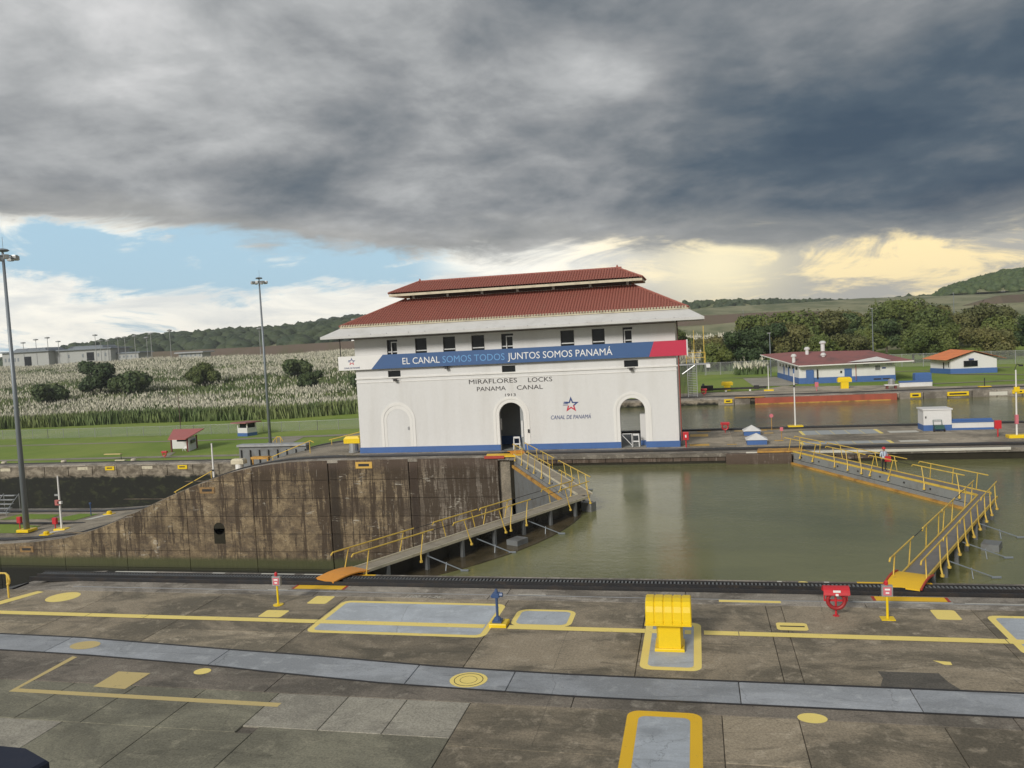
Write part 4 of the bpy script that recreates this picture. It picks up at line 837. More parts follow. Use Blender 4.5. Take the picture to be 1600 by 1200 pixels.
def star(cx, cz, r_, yy, parent):
    P = [(cx + (r_ if k % 2 == 0 else r_ * .42) * math.sin(math.pi * k / 5), cz + (r_ if k % 2 == 0 else r_ * .42) * math.cos(math.pi * k / 5)) for k in range(10)]
    I_ = [(cx + (x - cx) * .56, cz + (z - cz) * .56) for x, z in P]
    for nm, ks, mm in (('star_top', (8, 9, 0, 1, 2), 'text_navy'), ('star_base', (3, 4, 5, 6), 'text_red')):
        mb = MB()
        for k in ks: a_, b_ = P[k], P[(k + 1) % 10]; c_, e_ = I_[(k + 1) % 10], I_[k]; mb.quad((a_[0], yy, a_[1]), (e_[0], yy, e_[1]), (c_[0], yy, c_[1]), (b_[0], yy, b_[1]))
        if nm == 'star_top':
            for q in (.30, .12, -.06): z_ = cz + q * r_; mb.quad((cx - r_ * (.95 - q * .3), yy - .003, z_), (cx - r_ * .36, yy - .003, z_), (cx - r_ * .36, yy - .003, z_ + .08 * r_), (cx - r_ * (.95 - q * .3), yy - .003, z_ + .08 * r_))
        mb.build(nm, mm, parent)
star(-33.75, 9.36, .42, by - .006, bn)
text('MIRAFLORES', -21.77, -16.95, 6.62, 7.08, FY - .01, 'text_dark', ch, name='wall_lettering'); text('LOCKS', -15.85, -13.5, 6.60, 7.06, FY - .01, 'text_dark', ch, name='wall_lettering')
text('PANAMA', -21.0, -18.1, 5.90, 6.34, FY - .01, 'text_dark', ch, name='wall_lettering'); text('CANAL', -17.0, -14.45, 5.90, 6.34, FY - .01, 'text_dark', ch, name='wall_lettering'); text('1913', -18.2, -17.15, 5.30, 5.58, FY - .01, 'text_dark', ch, name='wall_lettering')
star(-11.8, 4.28, .80, FY - .012, ch); text('CANAL DE PANAMÁ', -13.8, -9.95, 2.92, 3.32, FY - .01, 'text_navy', ch, .22, name='wall_lettering')
# white trestle barriers in the doorways
def trestle(x, y, lab):
    t_ = thing('barrier', lab, 'barrier', (x, y, 0), 'white trestle barriers in the doorways')
    for s_ in (-1, 1):
        MB().tube((s_ * .32, -.2, .03), (s_ * .28, 0, 1.25), .05, n=6).tube((s_ * .32, .35, .03), (s_ * .28, .05, 1.25), .04, n=6).build('leg', 'window_frame', t_, False)
    MB().box(-.28, .28, -.04, .04, 1.1, 1.28).box(-.28, .28, -.12, -.06, .5, .62).build('crossbar', 'window_frame', t_, False)
trestle(-17.4, FY + .55, 'white trestle barrier standing in the middle archway of the control house'); trestle(-5.85, FY + .6, 'white trestle barrier standing in the right archway of the control house')
g_ = thing('folding_gate', 'low white folding gate across the left half of the right archway', 'gate', (-6.7, FY + .35, 0)); MB().tube((-7.15, FY + .35, 1.3), (-6.2, FY + .35, 1.3), .035).tube((-7.15, FY + .35, 1.25), (-6.2, FY + .35, .2), .035).tube((-6.2, FY + .35, 0.03), (-6.2, FY + .35, 1.3), .035).build('gate_frame', 'window_frame', g_)

# ================================================================ LOCK GATES
def seg_rail(t_, P, top, segs, mat='rail_yellow', post_out=(0, 0)):
    # P(s, side_offset, z) -> world ; segs = (s0, s1, lean, n_posts)
    for s0, s1, lean, n_ in segs:
        a_, b_ = P(s0, 0, top), P(s1, 0, top)
        MB().tube(a_, b_, .036, n=6).tube(P(s0, 0, top), P(s0 - .12, 0, top - .12), .036, n=6).build('hand_rail', mat, t_)
        for k in range(n_):
            s_ = s0 + (s1 - s0) * (.18 + .68 * k / max(1, n_ - 1) if n_ > 1 else .5)
            q0 = P(s_ - lean * .5, 1, -.22); q1 = P(s_, 0, top)
            MB().tube(q1, P(s_ - lean * .42, .5, .05), .028, n=6).tube(P(s_ - lean * .42, .5, .05), q0, .042, n=6).tube(q0, (q0[0], q0[1], q0[2] - .10), .085, n=6).build('post', mat, t_)
def leaf_gate(Hx, Hy, Ax, Ay, label, side, low, segsA, segsB, base_z=-17.5, walk='walk_grey', mirror=1, ramp=True):
    # hinge H, apex A; side=+1: upstream is to the left of H->A
    t_ = thing('lock_gate', label, 'lock gate', (Hx, Hy, 0), 'mitre gate leaves'); Hv = Vector((Hx, Hy)); Av = Vector((Ax, Ay)); L_ = (Av - Hv).length; u = (Av - Hv) / L_; n_ = Vector((-u.y, u.x)) * side
    def P(s_, o_, z): q = Hv + u * s_ + n_ * o_; return (q.x, q.y, z)
    def slabp(s0, s1, o0, o1, z0, z1, nm, mat, **kw):
        mb = MB(); pl = [P(s0, o0, 0)[:2], P(s1, o0, 0)[:2], P(s1, o1, 0)[:2], P(s0, o1, 0)[:2]]; mb.prism(pl, z0, z1); return mb.build(nm, mat, t_)
    # bowed body below the walkway
    bow = [P(L_ * k / 12, .35 + 2.5 * math.sin(math.pi * k / 12) ** .7, 0)[:2] for k in range(13)]
    MB().prism([P(0, .05, 0)[:2]] + bow + [P(L_, .05, 0)[:2]], base_z, WZ + (.05 if low else -.03)).build('gate_body', 'wet_brown' if low else 'wet_dark', t_)
    slabp(.3, L_ - .2, .25, .32, WZ, -.12, 'upper_plate', 'wet_dark')
    # downstream skin plates
    for k in range(8):
        s0 = .1 + (L_ - .2) * k / 8; s1 = .1 + (L_ - .2) * (k + 1) / 8; slabp(s0 + .01, s1 - .01, -.02, .03, -.52, .02, 'skin_plate', 'gate_grey'); slabp(s0 + .01, s1 - .01, -.05, .03, WZ + .12, -.56, 'skin_plate', 'gate_grey')
        s_ = (s0 + s1) / 2; q = P(s_, -.03, -.22); q2 = P(s_, -.06, -.22); MB().tube(q, q2, .07, n=8).build('bolt', 'dark_steel', t_)
    if low: slabp(.1, L_ - .1, -.10, .04, -13, WZ + .1, 'skin_plate', 'steel_grey')
    slabp(0, L_ + .1, -.26, -.051 if not low else -.101, WZ - .12, WZ + .13, 'fender', 'fender')
    # walkway boards
    nb = 10
    for k in range(nb): slabp(L_ * k / nb + .01, L_ * (k + 1) / nb - .01, .05, .98, .03, .11, 'deck_board', walk)
    slabp(0, L_, -.02, .045, .03, .17, 'kerb', 'cream_edge' if low else 'rail_yellow'); slabp(0, L_, .985, 1.05, .03, .17, 'kerb', 'cream_edge' if low else 'rail_yellow')
    # columns and braces under the upstream edge
    for k in range(7):
        s_ = L_ * (k + .6) / 7.2; 
        mb = MB(); p0 = P(s_ - .09, .9, 0); mb.prism([P(s_ - .09, .85, 0)[:2], P(s_ + .09, .85, 0)[:2], P(s_ + .09, 1.03, 0)[:2], P(s_ - .09, 1.03, 0)[:2]], WZ - .3, .02); mb.build('column', 'steel_grey', t_)
    for k, s_ in enumerate((L_ * .22, L_ * .42, L_ * .66)):
        MB().tube(P(s_, 1.0, -.15), P(s_ + .8, 2.75, WZ + .06), .032, n=6).tube(P(s_ + .5, 1.9, -.5), P(s_ + .3, 2.0, WZ), .022, n=5).tube(P(s_ + .75, 2.65, WZ + .05), P(s_ + .95, 3.0, WZ + .05), .06, n=6).build('brace', 'pole_grey', t_)
    slabp(L_ * .52, L_ * .52 + 1.0, 1.5, 2.3, WZ, WZ + .35, 'valve_box', 'steel_grey')
    if low and ramp and side < 0: slabp(L_ + .0, L_ + .6, .3, 1.1, WZ - .5, WZ + .6, 'nose_block', 'gate_grey')
    for pos_, segs in ((-.05, segsA), (1.1, segsB)):
        out = -.0 if pos_ < 0 else .0
        seg_rail(t_, lambda s_, o_, z, pos_=pos_: P(s_, pos_ + (o_ * .12 if pos_ > 0 else -o_ * .12), z), 1.15, segs)
        for (a0, a1, _, _), (b0, b1, _, _) in zip(segs[:-1], segs[1:]):
            if b0 - a1 > .9: MB().tube(P(a1, pos_, 1.12), P(b0, pos_, 1.12), .018, n=5).build('safety_cable', 'dark_steel', t_)
    if ramp:
        mb = MB(); n2 = 6; W0, W1 = -.15, 1.15
        for k in range(n2 + 1):
            s_ = -1.9 + 2.2 * k / n2; z_ = .16 + .20 * math.sin(math.pi * k / n2) * .6; 
            for o_ in (W0, W1): q = P(s_, o_ + (0), z_); mb.v.append(q); mb.v.append((q[0], q[1], q[2] - .06))
        for k in range(n2): i = k * 4; mb.face((i, i + 4, i + 6, i + 2)); mb.face((i + 1, i + 3, i + 7, i + 5)); mb.face((i, i + 1, i + 5, i + 4)); mb.face((i + 2, i + 6, i + 7, i + 3))
        mb.face((0, 2, 3, 1)); mb.build('ramp', 'orange_paint' if low else 'chrome_yellow', t_)
        if not low:
            for o_ in (W0 - .1, W1): MB().path([P(-1.9 + 2.2 * k / 6, o_ + .05, .18 + .12 * math.sin(math.pi * k / 6)) for k in range(7)], .05, 5).build('ramp_edge', 'red_edge', t_)
    return t_
sg = lambda L_: [(-.9, 3.2, .6, 2), (5.2, 12.2, -.6, 3), (14.3, L_ - .2, .5, 2)]
leaf_gate(-16.9, 36.3, -8.2, 54.0, 'left near gate leaf with tan walkway and orange ramp onto the near deck', -1, True, [(-.9, 4.5, .7, 2), (6.0, 9.6, -.8, 2), (9.9, 12.8, .7, 2), (15.9, 19.4, -.7, 2)], [(-.6, 4.8, .7, 2), (6.4, 10.8, -.8, 2), (11.0, 13.2, .7, 2), (16.2, 19.6, -.7, 2)], walk='walk_tan')
leaf_gate(-17.0, 73.4, -8.2, 54.2, 'left far gate leaf sloping down from the middle archway of the control house', 1, True, [(.6, 4.6, -.5, 2), (6.2, 9.8, .7, 2), (10.6, 14.4, -.6, 2), (16.8, 20.7, .5, 2)], [(.4, 5.6, -.5, 2), (6.5, 11, .5, 3), (12.4, 20.6, -.6, 4)], walk='walk_tan')
leaf_gate(8.1, 36.6, 16.1, 53.0, 'right near gate leaf with yellow rails and yellow ramp beside the red sign', -1, False, [(-1.4, 2.6, .25, 2), (4.4, 8.4, -.3, 2), (8.6, 11.8, .3, 2), (14.4, 17.4, .3, 2)], [(-1.3, 2.6, .3, 2), (2.9, 6.4, .3, 2), (6.6, 11.8, -.3, 3), (12.4, 17.5, .3, 3)])
leaf_gate(7.7, 71.9, 16.1, 53.2, 'right far gate leaf carrying the worker in the red helmet', 1, False, [(-1.2, 4.3, .7, 3), (5.0, 9.9, -.7, 3), (10.4, 13.4, .8, 2), (15.0, 19.6, -.7, 2)], [(-1.5, 3.0, .6, 2), (3.4, 12.9, -.5, 4), (14.2, 20.2, .5, 3)], ramp=False)
MB().prism([(4.8, YC - .35), (8.6, YC - .35), (8.6, YC + 1.3), (5.0, YC + 1.3)], .0, .13).build('gate_landing', 'fender', cwall); MB().prism([(-19.3, YC - .1), (-16.0, YC - .1), (-16.0, YC + 1.3), (-19.6, YC + 1.3)], .0, .13).build('gate_landing', 'chrome_yellow', cwall); MB().box(-19.5, -17.6, YC - .16, YC - .1, -.12, .13).build('landing_edge', 'red_edge', cwall)

# ================================================================ PERSON
def person(x, y, z, face):
    o = bpy.data.meshes.new('body'); J = dict(pel=(0, 0, .88), wa=(0, 0, 1.05), ch=(0, 0, 1.28), nk=(0, 0, 1.43), hd=(0, -.02, 1.52), ht=(0, -.01, 1.64), ls=(.17, 0, 1.38), le=(.24, .02, 1.10), lw=(.22, -.12, .88), lh=(.21, -.17, .80), rs=(-.17, 0, 1.38), re=(-.24, .03, 1.10), rw=(-.22, -.08, .86), rh=(-.21, -.11, .78), lp=(.09, 0, .84), lk=(.11, -.03, .47), la=(.12, .03, .08), lt=(.13, -.14, .03), rp=(-.09, 0, .84), rk=(-.1, .0, .47), ra=(-.11, .06, .08), rt=(-.12, -.10, .03))
    rad = dict(pel=.14, wa=.125, ch=.15, nk=.06, hd=.085, ht=.075, ls=.07, le=.048, lw=.034, lh=.04, rs=.07, re=.048, rw=.034, rh=.04, lp=.095, lk=.065, la=.042, lt=.04, rp=.095, rk=.065, ra=.042, rt=.04)
    K = list(J); E_ = [('pel', 'wa'), ('wa', 'ch'), ('ch', 'nk'), ('nk', 'hd'), ('hd', 'ht'), ('ch', 'ls'), ('ls', 'le'), ('le', 'lw'), ('lw', 'lh'), ('ch', 'rs'), ('rs', 're'), ('re', 'rw'), ('rw', 'rh'), ('pel', 'lp'), ('lp', 'lk'), ('lk', 'la'), ('la', 'lt'), ('pel', 'rp'), ('rp', 'rk'), ('rk', 'ra'), ('ra', 'rt')]
    o.from_pydata([J[k] for k in K], [(K.index(a_), K.index(b_)) for a_, b_ in E_], []); ob = bpy.data.objects.new('body', o); C.objects.link(ob)
    sm = ob.modifiers.new('s', 'SKIN'); 
    for k, v in zip(K, o.skin_vertices[0].data if o.skin_vertices else []): v.radius = (rad[k],) * 2; v.use_root = k == 'pel'
    if not o.skin_vertices:
        pass
    sb = ob.modifiers.new('b', 'SUBSURF'); sb.levels = sb.render_levels = 1
    bpy.context.view_layer.update(); me = bpy.data.meshes.new_from_object(ob.evaluated_get(bpy.context.evaluated_depsgraph_get())); bpy.data.objects.remove(ob)
    for mm in ('skin_tone', 'shirt', 'trousers'): me.materials.append(MATS[mm])
    for p_ in me.polygons:
        c_ = p_.center; p_.material_index = 0 if c_.z > 1.42 or (abs(c_.x) > .15 and c_.z < 1.08 and c_.z > .7) else (1 if c_.z > .9 else 2); p_.use_smooth = True
    t_ = thing('person', 'worker in red helmet and pale shirt standing on the right far gate leaf', 'person', (x, y, z)); t_.rotation_euler.z = face
    ob = bpy.data.objects.new('body', me); C.objects.link(ob); ob.parent = t_
    MB().lathe((0, -.01, 1.60), [(.135, 0), (.14, .02), (.125, .07), (.085, .12), (.02, .145)], 14).box(-.09, .09, -.2, -.1, 1.595, 1.615).build('helmet', 'red_gloss', t_, False, True)
    MB().box(-.13, .13, .13, .27, 1.05, 1.42, .03).build('backpack', 'text_navy', t_, False); MB().tube((.1, -.13, 1.42), (.1, -.16, 1.12), .018).tube((-.1, -.13, 1.42), (-.1, -.16, 1.12), .018).build('strap', 'text_navy', t_, False)
    b_ = thing('bag', 'red bag held at the side of the worker on the gate', 'bag', (x - .02 + .22, y - .24, z + .72)); MB().box(-.2, .2, -.09, .09, 0, .38, .06).build('bag_body', 'red_gloss', b_, False); MB().torus((0, 0, .42), .1, .015).build('handle', 'red_gloss', b_, False)
try: person(12.75, 61.75, .11, .2)
except Exception as ex: print('PERSON FAIL', ex)

# ================================================================ NEAR DECK OBJECTS
t_ = thing('bollard', 'big yellow ribbed mooring bollard on the grey plate near the edge', 'bollard', (-1.25, 28.0, 0))
MB().box(-1.76, -.76, 27.55, 28.55, .01, .11, .02).build('foot', 'yellow_gloss', t_)
MB().prism([(-1.62, 27.62), (-.88, 27.62), (-.80, 28.0), (-.88, 28.4), (-1.62, 28.4), (-1.70, 28.0)], .11, 1.12).build('stem', 'yellow_gloss', t_)
prof = [(27.36, 1.02), (27.36, 1.10), (27.42, 1.14), (27.44, 1.42), (27.50, 1.60), (27.62, 1.74), (27.85, 1.80), (28.15, 1.80), (28.38, 1.74), (28.5, 1.60), (28.56, 1.42), (28.58, 1.14), (28.64, 1.10), (28.64, 1.02)]
for k in range(5):
    mb = MB(); x0 = -2.02 + k * .308; x1 = x0 + .296
    for xx, sh in ((x0, .03), (x0 + .03, 0), (x1 - .03, 0), (x1, .03)):
        mb.v += [(xx, 28 + (yy - 28) * (1 - sh), z_ - sh * (z_ > 1.12)) for yy, z_ in prof]
    n_ = len(prof)
    for r_ in range(3):
        for q in range(n_): a_ = r_ * n_ + q; b_ = r_ * n_ + (q + 1) % n_; mb.face((a_, a_ + n_, b_ + n_, b_))
    mb.face(range(n_)); mb.face(reversed(range(3 * n_, 4 * n_))); mb.build('cap_segment', 'yellow_gloss', t_)
mb = MB(); mb.v += [(-2.0, 28 + (yy - 28) * .96, z_ - .035) for yy, z_ in prof] + [(-.52, 28 + (yy - 28) * .96, z_ - .035) for yy, z_ in prof]; n_ = len(prof)
for q in range(n_): mb.face((q, n_ + q, n_ + (q + 1) % n_, (q + 1) % n_))
mb.face(range(n_)); mb.face(reversed(range(n_, 2 * n_))); mb.build('cap_core', 'yellow_gloss', t_)
MB().box(-2.05, -.49, 27.33, 28.67, .98, 1.03).build('cap_lip', 'yellow_gloss', t_)
t_ = thing('machine_post', 'blue steel post with geared head on a yellow concrete block', 'post', (-7.75, 29.7, 0))
MB().box(-8.08, -7.42, 29.35, 29.98, 0, .14, .03).build('block', 'yellow_gloss', t_); MB().box(-7.98, -7.62, 29.45, 29.8, .141, .22).lathe((-7.8, 29.62, .22), [(.16, 0), (.15, .06), (.07, .14)], 10).build('foot', 'blue_metal', t_)
MB().tube((-7.8, 29.62, .3), (-7.8, 29.62, 1.1), .055).build('shaft', 'blue_metal', t_); MB().box(-7.93, -7.68, 29.5, 29.74, 1.1, 1.28, .02).tube((-7.8, 29.62, 1.28), (-7.8, 29.62, 1.42), .08, .05).tube((-7.68, 29.62, 1.2), (-7.55, 29.62, 1.2), .09).tube((-8.0, 29.62, 1.1), (-7.93, 29.62, 1.2), .05).build('gear_head', 'blue_metal', t_)
def signpost(x, y, lab, H_=1.46, foot='yellow_gloss', grp='red boxed emergency signs'):
    t_ = thing('sign_post', lab, 'sign', (x, y, 0), grp)
    MB().box(-.24, .24, -.2, .2, .0, .03).build('foot', foot, t_, False) if x > 0 else MB().lathe((0, 0, 0), [(.22, 0), (.22, .03), (.05, .05)], 16).build('foot', foot, t_, False)
    MB().tube((0, 0, .03), (0, 0, .95), .045).build('pole', foot, t_, False); MB().box(-.19, .19, -.07, .07, .85, 1.26, .01).build('box', 'galvanised', t_, False)
    MB().box(-.14, .14, -.085, -.071, .9, 1.2).build('sign_face', 'pink_sign', t_, False); MB().box(-.09, .09, -.09, -.086, 1.09, 1.15).box(-.06, .06, -.09, -.086, .96, 1.02).build('print', 'text_white', t_, False); MB().tube((-.02, 0, 1.26), (-.02, 0, 1.32), .06).lathe((-.02, 0, 1.32), [(.07, 0), (.07, .06), (.03, .12)], 10).build('beacon', 'red_gloss', t_, False); return t_
s1 = signpost(-17.98, 31.31, 'pink emergency sign on a thin yellow post with round foot at the left'); s2 = signpost(6.47, 31.4, 'pink emergency sign on a yellow post with square foot right of the life ring')
t_ = thing('life_ring_stand', 'red life ring under a curved red hood nearest the viewer', 'life ring', (4.73, 31.55, 0))
mb = MB(); n_ = 10
for k in range(n_ + 1): a_ = math.pi * (.08 + .84 * k / n_); mb.v += [(-.46, -.3 * math.cos(a_), .80 + .36 * math.sin(a_)), (.46, -.3 * math.cos(a_), .80 + .36 * math.sin(a_))]
for k in range(n_): mb.face((2 * k, 2 * k + 1, 2 * k + 3, 2 * k + 2))
for k in range(n_ + 1): mb.v += [(-.43, mb.v[2 * k][1] * .93, mb.v[2 * k][2] - .025), (.43, mb.v[2 * k][1] * .93, mb.v[2 * k][2] - .025)]
for k in range(n_): i = 22 + 2 * k; mb.face((i, i + 2, i + 3, i + 1))
mb.build('hood', 'red_gloss', t_, False); MB().torus((0, -.06, .62), .30, .075).build('ring', 'life_ring', t_, False, True); MB().tube((0, .06, 0), (0, .06, 1.05), .04).box(-.42, .42, .04, .09, .55, .62).tube((-.4, .06, .6), (-.4, .06, .85), .025).tube((.4, .06, .6), (.4, .06, .85), .025).lathe((0, .06, 0), [(.12, 0), (.12, .02), (.04, .03)], 10).build('stand', 'red_gloss', t_, False)
MB().box(-.13, .13, -.275, -.262, .98, 1.06).box(-.05, .05, -.3, -.29, .86, .94).build('label', 'text_white', t_, False)
t_ = thing('handrail', 'yellow tube handrail with looped end at the left edge of the near deck', 'handrail', (-31.7, 31.2, 0))
MB().path([(-36.5, 34.2, .2), (-33.0, 32.1, .95), (-32.2, 31.55, 1.12), (-31.75, 31.25, 1.1), (-31.6, 31.15, .92), (-31.68, 31.2, .74), (-31.95, 31.35, .66)], .045).build('rail', 'rail_yellow', t_); MB().tube((-31.95, 31.38, 0), (-31.95, 31.38, 1.1), .045).tube((-34.4, 33, -.6), (-34.4, 33, .62), .045).build('post', 'rail_yellow', t_)
# dark blue canvas top just below the viewer
t_ = thing('canopy', 'corner of a dark blue canvas top just below the viewing terrace', 'canopy', (-5.8, 4.4, 7.4))
MB().prism([(-7.2, 3.6), (-5.05, 3.9), (-4.88, 5.02), (-5.2, 5.16), (-7.2, 5.22)], 7.93, 8.0, .02).build('top', 'navy_fabric', t_); MB().prism([(-7.2, 3.6), (-5.06, 3.91), (-4.9, 5.0), (-5.2, 5.13), (-7.2, 5.19)], 7.7, 7.929).build('skirt', 'navy_fabric', t_)
MB().tube((-5.2, 4.9, 0), (-5.2, 4.9, 7.7), .05).tube((-6.9, 4.9, 0), (-6.9, 4.9, 7.7), .05).build('post', 'dark_steel', t_)

# ================================================================ CENTRE DECK OBJECTS
def kevel(name, x, y, z, w, h, mat, stem, label, grp=None, cat='bollard'):
    t_ = thing(name, label, cat, (x, y, z), grp)
    MB().lathe((0, 0, 0), [(w * .32, 0), (w * .32, h * .06), (w * .27, h * .1), (w * .27, h * .6)], 14).build('stem', stem, t_, False)
    MB().prism([(-w * .5, -w * .28), (w * .5, -w * .28), (w * .5, w * .28), (-w * .5, w * .28)], h * .58, h, h * .14).build('cap', mat, t_, False); return t_
kevel('bollard', -34.75, 77.6, 0, 1.75, 1.7, 'yellow_gloss', 'galvanised', 'yellow-capped bollard on a grey stem against the left corner of the control house', 'yellow capped bollards')
kevel('bollard', -49.2, 79.5, zc(-49.2), 1.5, 1.35, 'cream_edge', 'white_trim', 'pale capped bollard at the top of the incline beside the grey steel bulkhead', 'yellow capped bollards')
t_ = thing('bulkhead', 'grey ribbed steel bulkhead standing on the incline left of the control house', 'bulkhead', (-48, 84, -1))
MB().box(-52, -43.5, 84.2, 85.0, -4, -.02).build('plate', 'steel_grey', t_)
for k in range(8): MB().box(-51.8 + k * 1.15, -51.65 + k * 1.15, 83.95, 84.199, -4, -.4).build('rib', 'steel_grey', t_)
MB().box(-52.1, -43.4, 83.9, 85.1, -.02, .22).build('top_beam', 'galvanised', t_)
t_ = thing('steel_trestle', 'rusty orange steel trestle in front of the grey bulkhead', 'trestle', (-47.5, 80.5, -1)); MB().box(-48.3, -46.2, 80.4, 81.2, -.95, -.7).box(-48.2, -48.05, 80.5, 80.6, -1.9, -.951).box(-46.4, -46.25, 80.5, 80.6, -1.9, -.951).build('beam', 'fender', t_)
def tube_rail(pts, posts, lab, z0):
    t_ = thing('handrail', lab, 'handrail', pts[0], 'yellow handrails on the incline'); MB().path(pts, .045).build('rail', 'rail_yellow', t_)
    for p_ in posts: MB().tube(p_, (p_[0], p_[1], zc(p_[0]) - .1), .04).build('post', 'rail_yellow', t_)
tube_rail([(-55.0, 76, zc(-55) + .5), (-50.3, 76, zc(-50.3) + .95)], [(-50.4, 76, zc(-50.4) + .95), (-54.8, 76, zc(-54.8) + .5)], 'yellow handrail climbing to the pale bollard on the incline', 0)
tube_rail([(-44.5, 78, zc(-44.5) + .35), (-40.3, 79, 1.15), (-39.9, 79, .95)], [(-40.4, 79, 1.1), (-44.3, 78.1, zc(-44.3) + .3)], 'yellow handrail on the incline between bulkhead and yellow bollard', 0)
tube_rail([(-41.5, 86, .3), (-37.3, 86, 1.2), (-37.0, 86, 1.0)], [(-37.4, 86, 1.1), (-41.2, 86, .3)], 'yellow handrail on the far side left of the yellow bollard', 0)
tube_rail([(-48.9, 86.5, .2), (-48.4, 86.5, .75), (-47.9, 86.5, .75), (-47.6, 86.5, .2)], [(-48.4, 86.5, .7), (-47.9, 86.5, .7)], 'small yellow hoop rail behind the grey bulkhead', 0)
# light masts
def mast(x, y, z, h, label, r0=.33, r1=.15, big=True, grp='tall light masts'):
    t_ = thing('light_mast', label, 'light mast', (x, y, z), grp); MB().tube((0, 0, 0), (0, 0, h), r0, r1, 10).build('pole', 'pole_grey', t_, False, True)
    if big:
        MB().torus((0, 0, h + .2), 1.15, .07, 'z', 18, 6).tube((-1.1, 0, h + .2), (1.1, 0, h + .2), .04).tube((0, -1.1, h + .2), (0, 1.1, h + .2), .04).build('head_ring', 'pole_grey', t_, False)
        MB().lathe((0, 0, h + .75), [(.5, 0), (.7, .12), (.5, .28), (.1, .36)], 12).tube((0, 0, h), (0, 0, h + .8), .12).tube((.1, 0, h + 1), (.1, 0, h + 2.4), .02).build('crown', 'pole_grey', t_, False)
        for k in range(8):
            a_ = 2 * math.pi * k / 8 + .2; c_ = (1.3 * math.cos(a_), 1.3 * math.sin(a_)); l_ = MB().prism([(c_[0] + .38 * math.cos(a_ + q), c_[1] + .38 * math.sin(a_ + q)) for q in (-2.4, -.7, .7, 2.4)], h - .18, h + .28, .06).build('lamp', 'galvanised', t_, False)
            MB().prism([(c_[0] + .3 * math.cos(a_ + q), c_[1] + .3 * math.sin(a_ + q)) for q in (-2.4, -.7, .7, 2.4)], h - .22, h - .181).build('lens', 'lamp_lens', l_, False)
    return t_
m1 = mast(-76.0, 77.9, LOW, 31.3, 'tall grey light mast nearest the left edge, on a yellow base'); MB().box(-.8, .8, -.7, .7, -.02, .28, .05).build('base_block', 'yellow_gloss', m1, False)
mast(-81.7, 143.5, LOW, 32.4, 'tall grey light mast on the grass left of the control house')
far = [((8, 540), -510, 500), ((36, 535), -477, 500), ((56, 530), -466, 500), ((73, 527), -456, 500), ((90, 533), -447, 500), ((148, 523), -416, 500), ((156, 532), -412, 500), ((167, 532), -406, 500), ((195, 526), -392, 500), ((209, 524), -384, 500), ((234, 521), -371, 500)]
zt = [24, 25.7, 27.5, 28.4, 25.2, 28.2, 23.9, 23.6, 25.6, 26, 26.8]; proto_far = None
desc = ['far light mast at the left picture edge beyond the pale building', 'far light mast over the left wing roof, shorter of the left pair', 'far light mast over the middle of the left wing', 'far light mast over the right end of the left wing, the taller', 'low far light mast between the two roof humps of the pale building', 'tall far light mast over the right hump of the pale building', 'first of two short far masts right of the right hump', 'second of two short far masts right of the right hump', 'far light mast over the right end of the pale building', 'far light mast where the forested hill begins', 'far light mast rising before the forested hill']
for k, ((_, X_, Y_), z_) in enumerate(zip(far, zt)):
    if not proto_far:
        proto_far = thing('light_mast', desc[k], 'light mast', (X_, Y_, 9), 'far light masts on the skyline'); MB().tube((0, 0, 0), (0, 0, 18), .28, .16, 6).build('pole', 'galvanised', proto_far, False); MB().lathe((0, 0, 17.6), [(.6, 0), (1.7, .2), (1.7, .8), (.5, 1.1)], 8).build('head', 'galvanised', proto_far, False); proto_far.scale = (1, 1, (z_ - 9) / 18.5)
    else: copy_thing(proto_far, (X_, Y_, 9), desc[k], 0, (1, 1, (z_ - 9) / 18.5))
for k, (px_, top, lab) in enumerate(((-262, 23.5, 'pale far mast against the forest, left of the near-centre light mast'), (-245, 22.5, 'second pale far mast against the forest from the left'), (-227, 26, 'third and tallest pale mast against the forest'), (-168, 24, 'pale far mast against the forest just right of the centre light mast'), (-105, 26, 'pale far mast against the forest beside the left eave'))):
    Y_ = 430; X_ = {-262: -342, -245: -322, -227: -306, -168: -247, -105: -188}[px_]; copy_thing(proto_far, (X_, Y_, 6), lab, 0, (.8, .8, (top - 6) / 18.5), 'far light masts before the forest')
# slim poles with yellow foot blocks
def slim(x, y, z, h, label, mat='white_trim', foot=True, box=None, r=.065, boxes=()):
    t_ = thing('lamp_post', label, 'pole', (x, y, z), 'slim deck poles'); MB().tube((0, 0, 0), (0, 0, h), r * 1.25, r * .8, 8).build('pole', mat, t_, False)
    if foot: MB().box(-.75, .75, -.45, .45, 0, .26, .05).build('foot', 'yellow_gloss', t_, False)
    for zb, mm, w_ in boxes: MB().box(-w_, w_, -.2, -.05, zb, zb + w_ * 2, .02).build('sign_box', mm, t_, False)
    return t_
slim(9.85, 89.0, 0, 5.7, 'slim white pole on a yellow block between the pyramid lids and the far plates', boxes=((4.3, 'dark_steel', .09),))
p2 = slim(26.95, 78.2, 0, 5.9, 'white pole with yellow sign box near the right edge of the centre wall', boxes=((4.0, 'yellow_gloss', .22),)); MB().box(-.12, .12, -.12, .12, 1.2, 2.0).build('red_band', 'pink_sign', p2, False); MB().path([(-.1, 0, 5.9), (.1, 0, 6.4), (.4, 0, 6.3)], .03).box(.25, .55, -.1, .1, 6.2, 6.35).build('lamp_head', 'dark_steel', p2, False)
slim(11.4, 138.8, 0, 4.2, 'slim pole with small foot block on the west bank near the maroon-roofed house', boxes=())
slim(-58.0, 88.0, zc(-58) - .5, 5.9, 'slim white mast rising behind the top of the incline', 'white_trim', False, boxes=((2.5, 'dark_steel', .1),), r=.11)
